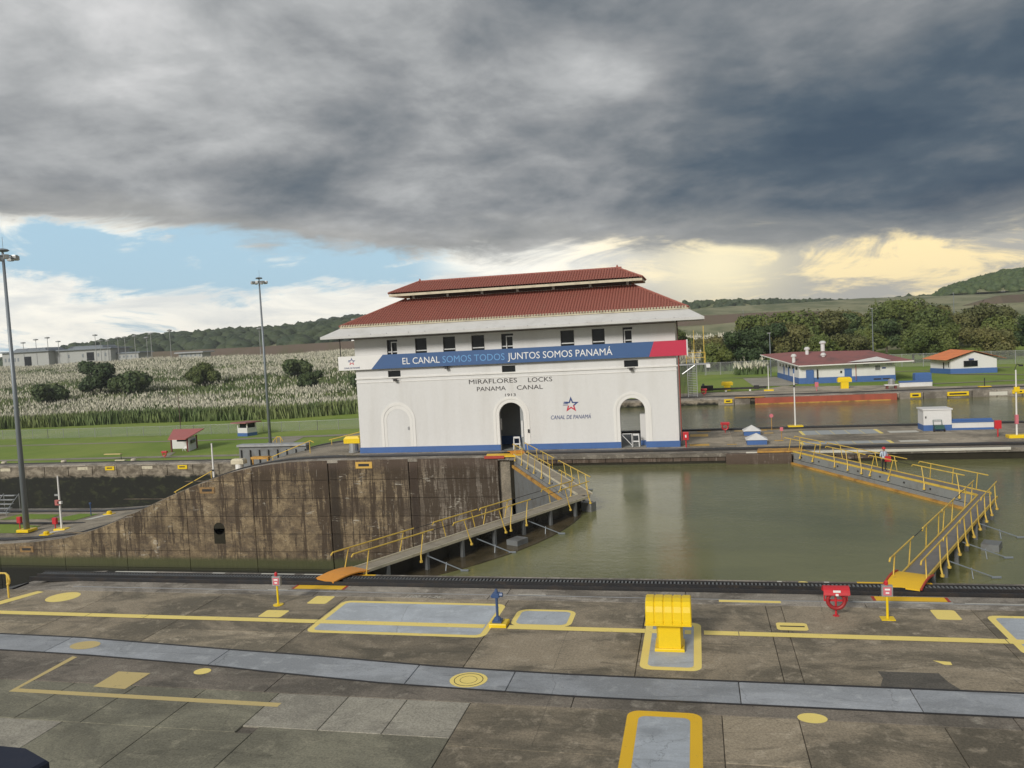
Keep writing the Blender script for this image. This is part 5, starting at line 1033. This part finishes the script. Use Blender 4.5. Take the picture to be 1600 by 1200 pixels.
t3 = slim(-71.6, 78.3, LOW, 6.3, 'thin white pole with rusty sign block on the low deck', 'white_trim', True, boxes=(), r=.1); MB().box(-.45, .1, -.25, 0, 2.95, 3.55).build('sign_box', 'kiosk_red', t3, False); MB().box(-.1, .4, -.25, 0, 3.1, 3.4).build('sign_arm', 'white_trim', t3, False); MB().box(-.55, 0, -.1, 0, 4.0, 4.2).build('lamp', 'galvanised', t3, False)
# life rings, hydrant-like boxes
def ring_stand(x, y, z, label, s_=1.):
    t_ = thing('life_ring_stand', label, 'life ring', (x, y, z), 'red life ring stands'); MB().tube((0, 0, 0), (0, 0, .9), .035).build('stand', 'red_gloss', t_, False); MB().torus((0, -.06, .62), .3, .08).build('ring', 'red_gloss', t_, False)
    MB().prism([(-.45, -.2), (.45, -.2), (.45, .2), (-.45, .2)], .85, 1.1, .08).build('hood', 'red_gloss', t_, False); t_.scale = (s_,) * 3; return t_
ring_stand(2.65, 86.3, 0, 'red life ring stand left of the pyramid lids on the centre wall'); ring_stand(1.0, 133.2, 0, 'red life ring stand by the black towing arm across the west lane', 1.1); ring_stand(-98.5, 134.2, LOW, 'dull red life ring stand on the grass bank near the open kiosk', 1.25)
def redbox(x, y, z, label, mat='red_gloss'):
    t_ = thing('fire_cabinet', label, 'fire cabinet', (x, y, z), 'red fire cabinets'); MB().tube((0, 0, 0), (0, 0, .75), .06).build('post', mat, t_, False); MB().box(-.26, .26, -.15, .15, .72, 1.45, .06).build('box', mat, t_, False); MB().box(-.2, .2, -.165, -.151, .8, 1.36).build('door', mat, t_, False); return t_
redbox(25.72, 79.0, 0, 'red cabinet on a post right of the low blue and white wall'); redbox(18.3, 134.9, 0, 'red cabinet on a post before the maroon-roofed house', 'pink_sign')
t_ = redbox(-1.2, 76.2, 0, 'red cabinet against the right corner of the control house'); MB().box(-.06, .06, -.18, -.166, .95, 1.2).build('label', 'text_white', t_, False)
redbox(-72.55, 78.4, LOW, 'red and purple cabinet beside the thin pole on the low deck'); redbox(-77.9, 78.9, LOW, 'red hydrant left of the light mast base')
t_ = thing('warning_sign', 'thin pink disc sign behind the two pyramid lids', 'sign', (7.35, 87.5, 0)); MB().tube((0, 0, 0), (0, 0, 1.6), .03).build('post', 'fender', t_, False); MB().tube((0, -.03, 1.5), (0, .0, 1.5), .2, n=14).build('disc', 'pink_sign', t_, False)
t_ = thing('warning_sign', 'small pale board on an orange post right of the pyramid lids', 'sign', (7.6, 80.0, 0)); MB().tube((0, 0, 0), (0, 0, .95), .03).build('post', 'fender', t_, False); MB().box(-.14, .14, -.03, .03, .85, 1.2).build('board', 'pink_sign', t_, False)
for x, y, w, lab in ((5.15, 84.3, 1.55, 'farther white pyramid lid on a blue box on the centre wall'), (5.15, 77.9, 1.75, 'nearer white pyramid lid on a blue box on the centre wall')):
    t_ = thing('vent_housing', lab, 'vent', (x, y, 0), 'pyramid lidded boxes'); h = w / 2; MB().box(-h, h, -h, h, 0, .42).build('box', 'blue_base', t_, False)
    mb = MB(); mb.v += [(-h - .1, -h - .1, .44), (h + .1, -h - .1, .44), (h + .1, h + .1, .44), (-h - .1, h + .1, .44), (0, 0, .98)]; [mb.face((k, (k + 1) % 4, 4)) for k in range(4)]; mb.face((3, 2, 1, 0)); mb.build('lid', 'white_wall', t_, False)
t_ = thing('cabin', 'small white cabin with blue base near the right edge of the centre wall', 'cabin', (22.2, 85, 0)); MB().box(20.95, 23.4, 84, 86, .55, 1.98).build('wall', 'white_wall', t_); MB().box(20.93, 23.42, 83.98, 86.02, 0, .549).build('blue_base', 'blue_base', t_); MB().box(20.85, 23.5, 83.9, 86.1, 1.981, 2.1).build('roof', 'white_wall', t_); MB().box(21.1, 21.2, 83.95, 83.999, 1.2, 1.4).build('switch', 'dark_steel', t_)
t_ = thing('hand_cart', 'green hand cart parked in front of the white cabin', 'cart', (22.1, 83.3, 0)); MB().box(-.42, .42, -.3, .3, .25, .62).build('tray', 'cart_green', t_, False); MB().path([(-.4, .3, .5), (-.4, .4, 1.05), (.35, .4, 1.05), (.35, .3, .5)], .03).build('handle', 'cart_green', t_, False); [MB().tube((s_ * .42, -.1, .16), (s_ * .5, -.1, .16), .16, n=12).build('wheel', 'dark_steel', t_, False) for s_ in (-1, 1)]
t_ = thing('low_wall', 'low white wall with blue top and foot joined to the white cabin', 'wall', (25.2, 84.7, 0)); MB().box(23.45, 27.1, 84.1, 84.5, .2, .72).build('wall', 'white_wall', t_); MB().box(23.43, 27.12, 84.08, 84.52, 0, .199).build('foot', 'blue_base', t_); MB().box(23.4, 27.15, 84.0, 84.6, .721, .84).build('cap', 'blue_base', t_); MB().box(23.42, 27.1, 84.7, 85.0, .3, .98).build('cap', 'blue_base', t_)
# low deck things
t_ = thing('steel_steps', 'galvanised step platform at the left edge of the low deck', 'steps', (-88, 86, LOW))
for k in range(5): MB().box(-96, -86.2 - k * .4, 85.6 + k * .7, 86.1 + k * .7, LOW + .35 + k * .42, LOW + .42 + k * .42).build('tread', 'galvanised', t_)
for k in range(4): x = -86.4 - k * 2.4; MB().path([(x, 85.6, LOW), (x, 85.6, LOW + .6), (x - .8, 88.6, LOW + 2.3), (x - .8, 88.6, LOW)], .05).build('frame', 'galvanised', t_)
t_ = thing('winch_post', 'thin dark blue post on the low deck before the lane', 'post', (-74.2, 86.0, LOW)); MB().tube((0, 0, 0), (0, 0, 1.4), .06).build('shaft', 'blue_metal', t_, False); MB().box(-.12, .12, -.08, .08, 1.4, 1.6).build('head', 'blue_metal', t_, False)
for x, y, lab in ((-71.8, 86.3, 'small yellow mooring stub by the foot of the incline'), (-71.5, 75.9, 'small yellow stub on the low deck beside the near coping')):
    t_ = thing('mooring_stub', lab, 'mooring stub', (x, y, zc(x)), 'small yellow stubs'); MB().box(-.6, .6, -.4, .4, 0, .1).build('foot', 'yellow_gloss', t_, False); MB().lathe((0, 0, .1), [(.3, 0), (.33, .2), (.2, .32)], 10).build('head', 'yellow_gloss', t_, False)

# ================================================================ WEST BANK, RIGHT
def quadpoly(mb, pts): mb.quad(*pts)
wh = thing('house', 'long white house with blue base and low maroon roof and round vents', 'house', (25, 160, 0))
ca, cb, cc, cd = (17.75, 152.2), (33.5, 151.7), (34.3, 170), (16.0, 172.4)
MB().prism([ca, cb, cc, cd], 1.05, 3.55).build('wall', 'white_wall', wh)
ex = lambda p_, d_: (p_[0] + d_[0], p_[1] + d_[1])
MB().prism([ex(ca, (-.05, -.05)), ex(cb, (.05, -.05)), ex(cc, (.05, .05)), ex(cd, (-.05, .05))], 0, 1.049).build('blue_base', 'blue_base', wh)
rp = [(17.6, 150.6, 3.35), (36.1, 149.8, 3.5), (36.0, 172, 3.6), (12.6, 171, 4.9)]; rd = [(18.4, 163, 5.4), (31.0, 160, 5.2)]
mb = MB(); mb.v += rp + rd; mb.face((0, 1, 5, 4)); mb.face((1, 2, 5)); mb.face((2, 3, 4, 5)); mb.face((3, 0, 4)); mb.build('roof', 'maroon', wh)
mb = MB()
for a_, b_ in ((0, 1), (1, 2), (3, 0)): p_, q = rp[a_], rp[b_]; mb.quad(p_, q, (q[0], q[1], q[2] - .18), (p_[0], p_[1], p_[2] - .18))
mb.quad(*[(p_[0], p_[1], p_[2] - .18) for p_ in rp]); mb.build('fascia', 'white_trim', wh)
MB().quad((25.5, 150.2, 3.62), (32.5, 149.9, 3.68), (31, 153.6, 4.25)).build('roof_patch', 'white_trim', wh)
def wbox(parent, x0, x1, z0, z1, nm, mat, y=151.95, d_=.06): return MB().box(x0, x1, y - d_, y + .0, z0, z1).build(nm, mat, parent)
for x0, x1 in ((18.9, 20.2), (25.3, 26.5)): wbox(wh, x0, x1, 0, 2.45, 'door', 'blue_base', 151.98, .12)
wbox(wh, 20.7, 20.95, .8, 2.5, 'meter', 'dark_steel', 151.95); wbox(wh, 24.6, 24.9, 1.7, 2.1, 'lamp', 'dark_steel', 151.9)
for x0, z0 in ((28.5, 2.75), (32.2, 2.8)): wbox(wh, x0, x0 + .8, z0, z0 + .45, 'air_conditioner', 'galvanised', 151.9, .35)
w_ = wbox(wh, 30.2, 31.2, 1.9, 2.9, 'window', 'window_frame', 151.8, .08); wbox(w_, 30.3, 31.1, 2.0, 2.8, 'pane', 'steel_grey', 151.71, .02)
wbox(wh, 31.4, 32.0, 2.2, 2.45, 'notice', 'text_navy', 151.75); wbox(wh, 30, 31.2, .35, .55, 'vent_slot', 'dark_steel', 151.7, .07); wbox(wh, 31.5, 32.7, .35, .55, 'vent_slot', 'dark_steel', 151.7, .07)
MB().tube((27.1, 151.5, .4), (27.1, 151.5, 3.4), .05).build('drain_pipe', 'kiosk_red', wh)
for k in range(6):
    f = .06 + k * .15; x = ca[0] + (cd[0] - ca[0]) * f; y = ca[1] + (cd[1] - ca[1]) * f
    MB().prism([(x - .04, y), (x + .1, y), (x + .1 - .11, y + 1.6), (x - .15, y + 1.6)], 2.45, 3.05).build('window_pane', 'glass', wh)
for k in range(3): f = .2 + k * .22; x = ca[0] + (cd[0] - ca[0]) * f; y = ca[1] + (cd[1] - ca[1]) * f; MB().prism([(x - .09, y), (x + .05, y), (x - .02, y + .7), (x - .16, y + .7)], 0, 2.6).build('door', 'blue_base', wh)
for x, y, z, r_, h_ in ((17.2, 154.5, 3.9, .42, 1.3), (20.2, 160.0, 4.7, .45, 1.5), (24.2, 168.5, 4.6, .55, 2.4), (22.6, 157, 4.4, .42, .7)):
    MB().lathe((x, y, z - .5), [(r_ * .7, 0), (r_ * .7, h_ + .1), (r_ * 1.15, h_ + .12), (r_ * 1.2, h_ + .32), (r_ * .9, h_ + .42), (r_ * 1.05, h_ + .46), (r_ * .5, h_ + .62)], 14).build('roof_vent', 'white_wall', wh)
h2 = thing('house', 'small white house with blue base and orange tiled gable roof', 'house', (48, 167, 0))
A2, B2, C2, D2 = (45.7, 163.9), (53.2, 163.3), (54.5, 170.5), (43.6, 169)
mb = MB(); F_ = lambda p_, z: (p_[0], p_[1], z); pk = (49.4, 163.6); pk2 = (49.0, 169.9)
mb.quad(F_(A2, .95), F_(B2, .95), F_(B2, 2.55), F_(pk, 3.95), F_(A2, 2.55)); mb.quad(F_(D2, .95), F_(A2, .95), F_(A2, 2.55), F_(D2, 2.6)); mb.quad(F_(B2, .95), F_(C2, .95), F_(C2, 2.6), F_(B2, 2.55)); mb.quad(F_(C2, .95), F_(D2, .95), F_(D2, 2.6), F_(pk2, 4.0), F_(C2, 2.6)); mb.build('wall', 'white_wall', h2)
MB().prism([ex(A2, (-.06, -.06)), ex(B2, (.06, -.06)), ex(C2, (.06, .06)), ex(D2, (-.06, .06))], 0, .949).build('blue_base', 'blue_base', h2)
def slope(name, p0, p1, p2, p3, mat, parent, n_=14, rows=7):
    p0, p1, p2, p3 = map(Vector, (p0, p1, p2, p3)); mb = MB()
    for r_ in range(rows):
        for v_, lf in ((r_ / rows, .05), ((r_ + 1) / rows, 0)):
            for k in range(n_ * 2 + 1): u = k / (n_ * 2); a_ = p0.lerp(p1, u); b_ = p3.lerp(p2, u); q = a_.lerp(b_, v_); mb.v.append((q.x, q.y, q.z + lf + (.06 if k % 2 else 0)))
        W_ = n_ * 2 + 1; b0 = r_ * 2 * W_
        for k in range(W_ - 1): mb.face((b0 + k, b0 + k + 1, b0 + W_ + k + 1, b0 + W_ + k))
        if r_:
            for k in range(W_ - 1): mb.face((b0 - W_ + k, b0 - W_ + k + 1, b0 + k + 1, b0 + k))
    return mb.build(name, mat, parent)
slope('roof_slope', (42.2, 169.5, 2.7), (44.5, 162.6, 2.55), (49.4, 162.9, 4.15), (47.6, 170.6, 4.25), 'orange_roof', h2, 26); slope('roof_slope', (54.6, 162.6, 2.5), (55.6, 171, 2.5), (47.6, 170.6, 4.25), (49.4, 162.9, 4.15), 'orange_roof', h2, 26)
w_ = MB().box(47.8, 50.1, 163.4, 163.62, 1.3, 2.35).build('window', 'dark_steel', h2); MB().box(47.9, 48.9, 163.37, 163.399, 1.38, 2.27).box(49.0, 50.0, 163.37, 163.399, 1.38, 2.27).build('pane', 'glass', w_); MB().box(48.6, 49.4, 163.2, 163.5, 2.5, 2.75).build('lamp', 'text_navy', h2)
MB().prism([(45.0, 165.5), (45.1, 165.5), (44.8, 166.6), (44.7, 166.6)], .95, 2.1).prism([(45.5, 164.3), (45.6, 164.3), (45.45, 165), (45.35, 165)], 1.2, 2.2).build('window_pane', 'glass', h2)
# hut behind, wall, kiosks on the west bank
t_ = thing('container', 'dark blue container with arched top behind the low white wall', 'container', (35.3, 141.3, 0)); MB().box(34.0, 36.4, 140.6, 142.2, 0, 1.9, .15).build('body', 'blue_base', t_); MB().box(34.3, 35.1, 140.55, 140.599, .1, 1.6).build('door', 'blue_base', t_)
t_ = thing('low_wall', 'low white wall with blue cap across the west lane', 'wall', (33.0, 137.6, 0)); MB().box(30.9, 35.6, 137.2, 137.8, .0, .72).build('wall', 'white_wall', t_); MB().box(30.85, 35.65, 137.1, 137.9, .721, .95).build('cap', 'blue_base', t_)
t_ = thing('machinery', 'small white winch housing on rusty legs left of the low wall', 'winch', (29.2, 134.8, 0)); MB().box(-1.0, .9, -.5, .5, .55, .7).build('table', 'white_trim', t_, False); MB().box(-.8, -.5, -.3, .3, 0, .55).box(.4, .7, -.3, .3, 0, .55).build('leg', 'brick_red', t_, False); MB().lathe((0, 0, .7), [(.5, 0), (.5, .5), (.55, .55), (.35, .85)], 12).build('drum', 'galvanised', t_, False)
def tbol(x, y, lab, w=1.9, h=1.75):
    t_ = thing('bollard', lab, 'bollard', (x, y, 0), 'yellow bollards across the west lane'); MB().box(-w * .27, w * .27, -w * .25, w * .25, 0, h * .6).build('stem', 'yellow_gloss', t_, False); MB().prism([(-w * .5, -w * .25), (w * .5, -w * .25), (w * .5, w * .25), (-w * .5, w * .25)], h * .58, h, h * .13).build('cap', 'yellow_gloss', t_, False)
tbol(23.0, 138.5, 'bright yellow bollard standing in front of the maroon-roofed house', 2.1, 1.85); tbol(5.0, 143.6, 'yellow-capped bollard on the lawn behind the black towing arm', 1.9, 1.5)
t_ = thing('towing_arm', 'long black steel towing arm lying on the grass verge', 'towing arm', (4.5, 140.5, .2)); MB().box(1.2, 11.2, 140.2, 140.7, .35, .65).build('beam', 'dark_steel', t_); MB().box(.6, 2.6, 139.8, 141, .3, 1.15).tube((1.0, 139.6, .8), (1.0, 141.2, 1.3), .2).build('drum', 'dark_steel', t_); MB().box(9.2, 10, 140, 140.9, .3, .9).build('bracket', 'dark_steel', t_); MB().box(4.5, 4.8, 140.3, 140.6, 0, .6).box(8.4, 8.7, 140.3, 140.6, 0, .6).build('stand', 'white_trim', t_)
t_ = thing('lock_gate', 'red painted gate leaf folded in its recess across the west lane', 'lock gate', (18, 127.3, 0)); MB().box(8.4, 28.2, 126.9, 127.5, WZ - .5, -.04).build('panel', 'barge_red', t_); MB().box(8.4, 27.3, 126.6, 126.9, WZ - .1, WZ + .1).build('fender', 'fender', t_)
for k in range(6): MB().box(8.6 + k * 3.3, 8.75 + k * 3.3, 126.82, 126.899, WZ + .1, -.06).build('rib', 'barge_red', t_)
MB().prism([(5.5, 127.0), (9.8, 126.8), (9.8, 127.8), (5.5, 128.2)], .03, .12).build('gate_landing', 'fender', wwall)
# stair tower by the lane
t_ = thing('stair_tower', 'dark slatted steel stair tower with yellow ladder and platform beside the control house', 'stair tower', (-.8, 131.2, 0))
for k in range(10): MB().box(-2.6 + k * .2, -2.52 + k * .2, 130.6, 131.8, 0, 9.0).build('slat', 'dark_steel', t_)
MB().box(-3.2, 2.0, 130.2, 132.2, 5.15, 5.4).build('platform', 'galvanised', t_); MB().tube((-2.2, 130.3, 3.8), (-.2, 130.3, 5.15), .12).build('brace', 'galvanised', t_)
for k in range(18): MB().box(-1.35, -.05, 130.3, 130.7, .3 + k * .27, .36 + k * .27).build('tread', 'galvanised', t_)
MB().box(-1.45, -1.36, 130.2, 130.8, 0, 5.15).box(-.04, .05, 130.2, 130.8, 0, 5.15).build('stringer', 'galvanised', t_)
for k in range(16): MB().box(-.25, 1.2, 130.9, 131.2, 5.6 + k * .27, 5.65 + k * .27).build('tread', 'dark_steel', t_)
MB().box(1.2, 1.3, 130.8, 130.9, 5.4, 11.2).box(-.3, -.22, 130.8, 130.9, 5.4, 10.6).path([(-1.5, 130.3, 5.4), (-1.5, 130.3, 7.1), (1.4, 130.3, 7.1), (1.4, 130.3, 5.4)], .05).path([(-1.5, 130.3, 6.3), (1.4, 130.3, 6.3)], .04).build('ladder_rail', 'rail_yellow', t_); MB().box(1.5, 2.1, 130.0, 130.5, 4.7, 5.2).build('junction_box', 'white_plastic', t_)
# yellow sign stub with base on the right
t_ = thing('machine_post', 'thin post on a yellow foot across the lane under the orange-roofed house', 'post', (41.2, 131.6, 0)); MB().box(-.8, .8, -.4, .4, 0, .22).build('foot', 'yellow_gloss', t_, False); MB().tube((0, 0, .2), (0, 0, 1.4), .07).build('shaft', 'dark_steel', t_, False)
# chain-link fences
def fence(pts, label, h=2.6, sp=4.0, z_=None):
    t_ = thing('fence', label, 'fence', (pts[0][0], pts[0][1], 0)); zf = z_ or (lambda x, y: zw(x) if y < 206 else H(x, y))
    for (x0, y0), (x1, y1) in zip(pts[:-1], pts[1:]):
        L_ = math.hypot(x1 - x0, y1 - y0); n_ = max(1, round(L_ / sp))
        for k in range(n_ + 1):
            x, y = x0 + (x1 - x0) * k / n_, y0 + (y1 - y0) * k / n_; MB().tube((x, y, zf(x, y)), (x, y, zf(x, y) + h + .1), .06, n=6).build('post', 'galvanised', t_)
        a_, b_ = zf(x0, y0), zf(x1, y1); MB().tube((x0, y0, a_ + h), (x1, y1, b_ + h), .035, n=5).build('top_rail', 'galvanised', t_); MB().quad((x0, y0, a_ + .05), (x1, y1, b_ + .05), (x1, y1, b_ + h), (x0, y0, a_ + h)).build('mesh', 'chain_link', t_)
fence([(2.1, 190.5), (18, 190.5)], 'chain-link fence left of the maroon-roofed house', 2.8, 3.4); fence([(18.2, 190.5), (40, 194), (56, 189), (90, 182)], 'chain-link fence behind the two houses at the right', 2.8, 4.2); fence([(-12, 181), (1.9, 190.5)], 'short slanting chain-link fence beside the stair tower', 2.8, 4)
fence([(-240, 176), (-160, 173), (-118, 172.2), (-87, 174.6), (-62, 178)], 'long chain-link fence across the left lawn', 2.3, 4.6)
# slim poles west
for x, y, h_, lab in ((-122.0, 172.9, 11.2, 'thin dark pole in the fence line above the open kiosk'),):
    t_ = thing('utility_pole', lab, 'pole', (x, y, LOW)); MB().tube((0, 0, 0), (0, 0, h_), .11, .08, 7).build('pole', 'roof_dark', t_, False)
for x, y, z, h_, lab in ((39.6, 200, 0, 13.2, 'slim green-grey lamp pole rising behind the maroon roof'), (15.0, 176, 0, 9, 'thin pole behind the left end of the maroon roof'), (85, 300, 4, 14, 'slim pole on the brown embankment near the right edge'), (22.5, 400, 9, 9, 'small double pole on the hillside seen beside the eave')):
    t_ = thing('utility_pole', lab, 'pole', (x, y, z)); MB().tube((0, 0, 0), (0, 0, h_), .13, .08, 7).build('pole', 'pole_grey', t_, False); MB().box(-.5, .2, -.12, .12, h_, h_ + .15).build('lamp_head', 'galvanised', t_, False)
# ================================================================ WEST BANK, LEFT
t_ = thing('kiosk', 'open-fronted white kiosk with slanting pink-red roof on the left bank', 'kiosk', (-100.8, 144.5, LOW))
k0 = LOW; MB().box(-106.6, -101.3, 147.6, 147.75, k0, k0 + 2.6).build('back_wall', 'white_wall', t_); MB().prism([(-99.45, 142.9), (-99.3, 142.9), (-100.75, 147.5), (-100.95, 147.5)], k0, k0 + 2.5).build('side_wall', 'white_wall', t_)
MB().box(-105.2, -102.6, 147.5, 147.59, k0 + 1.5, k0 + 2.4).build('window_pane', 'glass', t_); MB().prism([(-99.42, 143.9), (-99.3, 143.9), (-100.2, 146.6), (-100.4, 146.6)], k0 + 1.5, k0 + 2.2).build('window_pane', 'glass', t_)
for x, y in ((-103.2, 142.9), (-99.3, 142.5), (-100.8, 147.8), (-106.7, 147.8)): MB().box(x - .12, x + .12, y - .12, y + .12, k0, k0 + 2.75).build('post', 'brick_red', t_)
mb = MB(); A = [(-103.0, 141.6), (-99.0, 141.6), (-99.8, 149.2), (-107.0, 149.2)]; za = [2.7, 2.7, 3.9, 3.9]
mb.v += [(x, y, k0 + z) for (x, y), z in zip(A, za)] + [(x, y, k0 + z - .15) for (x, y), z in zip(A, za)]; mb.face((0, 1, 2, 3)); mb.face((7, 6, 5, 4)); [mb.face((k, 4 + k, 4 + (k + 1) % 4, (k + 1) % 4)) for k in range(4)]; mb.build('roof', 'kiosk_red', t_)
t_ = thing('plastic_chair', 'white plastic chair inside the open kiosk', 'chair', (-101, 144.0, LOW)); MB().box(-.3, .3, -.3, .3, .42, .48).build('seat', 'white_plastic', t_, False); MB().box(-.3, .3, .27, .33, .48, 1.0).build('backrest', 'white_plastic', t_, False)
for sx in (-1, 1):
    for sy in (-1, 1): MB().tube((sx * .26, sy * .26, .42), (sx * .34, sy * .32, 0), .04, n=5).build('leg', 'white_plastic', t_, False)
t_ = thing('guard_booth', 'small white guard booth with blue foot by the lawn path', 'booth', (-101.3, 167.8, LOW)); b0 = LOW
MB().prism([(-103.0, 166.8), (-100.2, 166.2), (-99.2, 168.6), (-102, 169.2)], b0 + .75, b0 + 1.9).build('wall', 'white_wall', t_); MB().prism([(-103.05, 166.75), (-100.2, 166.15), (-99.15, 168.65), (-102, 169.25)], b0, b0 + .749).build('blue_base', 'blue_base', t_)
for x, y in ((-102.9, 166.9), (-100.3, 166.4), (-99.4, 168.5), (-101.9, 169)): MB().box(x - .1, x + .1, y - .1, y + .1, b0 + 1.9, b0 + 3).build('post', 'white_trim', t_)
MB().prism([(-102.6, 167.1), (-100.4, 166.6), (-99.5, 168.4), (-101.8, 168.9)], b0 + 1.9, b0 + 2.9).build('glazing', 'glass', t_); MB().prism([(-104.4, 166.2), (-99.9, 165.2), (-98.0, 169.0), (-102.4, 170.2)], b0 + 3.0, b0 + 3.25, .08).build('roof', 'maroon', t_)
for x, y, lab in ((-118, 130.9, 'small yellow stub midway along the left grass bank edge'), (-131.5, 130.8, 'small yellow stub at the left end of the grass bank edge'), (-103, 131.2, 'small yellow stub near the yellow swing barrier')):
    t_ = thing('mooring_stub', lab, 'mooring stub', (x, y, LOW), 'small yellow stubs'); MB().lathe((0, 0, 0), [(.5, 0), (.5, .3), (.4, .5)], 10).build('head', 'cream_edge', t_, False)
t_ = thing('swing_barrier', 'yellow swing barrier board beside the edge of the left grass bank', 'barrier', (-106.5, 132.3, LOW)); MB().box(-1.2, .9, -.3, .3, 0, .18).build('foot', 'cream_edge', t_, False); MB().tube((0, 0, .1), (0, 0, 1.3), .06).build('post', 'dark_steel', t_, False); MB().box(-3.5, .1, -.3, .3, 1.2, 1.35).build('board', 'faded_yellow', t_, False)
# pale buildings on the far plateau
fb = thing('building', 'long pale two-winged building with low grey roofs on the far left skyline', 'building', (-430, 500, 9))
def fbox(x0, x1, y, z0, z1, nm, mat, d_=14): return MB().box(x0, x1, y, y + d_, z0, z1).build(nm, mat, fb)
fbox(-496, -456, 500, 6, 18.4, 'wall', 'far_wall', 22); fbox(-455.9, -409, 506, 6, 18.0, 'wall', 'far_wall', 20); fbox(-408.9, -391, 512, 6, 13.8, 'wall', 'far_wall', 14)
MB().prism([(-498, 498), (-454, 498), (-454, 524), (-498, 524)], 18.4, 19.4, .6).prism([(-488, 502), (-460, 502), (-460, 520), (-488, 520)], 19.4, 21.3, 1.6).build('roof', 'pole_grey', fb); MB().prism([(-454, 504), (-407, 504), (-407, 528), (-454, 528)], 18.0, 18.9, .6).prism([(-446, 508), (-417, 508), (-417, 524), (-446, 524)], 18.9, 20.8, 1.4).build('roof', 'pole_grey', fb); MB().prism([(-409, 511), (-389, 511), (-389, 527), (-409, 527)], 13.8, 14.8, .6).build('roof', 'pole_grey', fb)
for x in (-494, -491, -486, -483): fbox(x, x + 1.2, 499.8, 12, 14.6, 'window', 'pole_grey', .19)
fbox(-477, -471, 499.8, 8, 15.2, 'entrance', 'glass', .19)
for x in (-433, -420, -414, -445): fbox(x, x + 1.2, 505.8, 12.6, 15, 'window', 'pole_grey', .19)
fbox(-429, -423, 505.8, 10, 16, 'entrance', 'glass', .19)
for k in range(5): fbox(-407 + k * 3.2, -406 + k * 3.2, 511.8, 11, 12.3, 'window', 'pole_grey', .19)
fb2 = thing('building', 'low pale shed at the foot of the forested hill', 'building', (-300, 480, 8)); MB().box(-343, -325, 490, 500, 6, 11.6).build('wall', 'far_wall', fb2); MB().prism([(-345, 488), (-323, 488), (-323, 502), (-345, 502)], 11.6, 12.6, .5).build('roof', 'galvanised', fb2)
for k in range(5): MB().box(-341 + k * 3.4, -340 + k * 3.4, 489.8, 489.99, 9.5, 11).build('window', 'pole_grey', fb2)
# haze
HZ = 0.00015
if HZ:
    mt = bpy.data.materials.new('haze'); mt.use_nodes = True; nt = mt.node_tree; nt.nodes.clear(); ou = nt.nodes.new('ShaderNodeOutputMaterial'); pv = nt.nodes.new('ShaderNodeVolumePrincipled'); pv.inputs['Density'].default_value = HZ; pv.inputs['Color'].default_value = (.88, .92, 1, 1); pv.inputs['Anisotropy'].default_value = .2; nt.links.new(pv.outputs[0], ou.inputs['Volume']); MATS['haze'] = mt
    MB().box(-1500, 760, -30, 2150, -21.5, 96).build('haze', 'haze', kind='stuff')
# trim helper prototypes that were not placed
for o in list(bpy.data.objects):
    if o.get('label') == '': print('EMPTY LABEL', o.name)
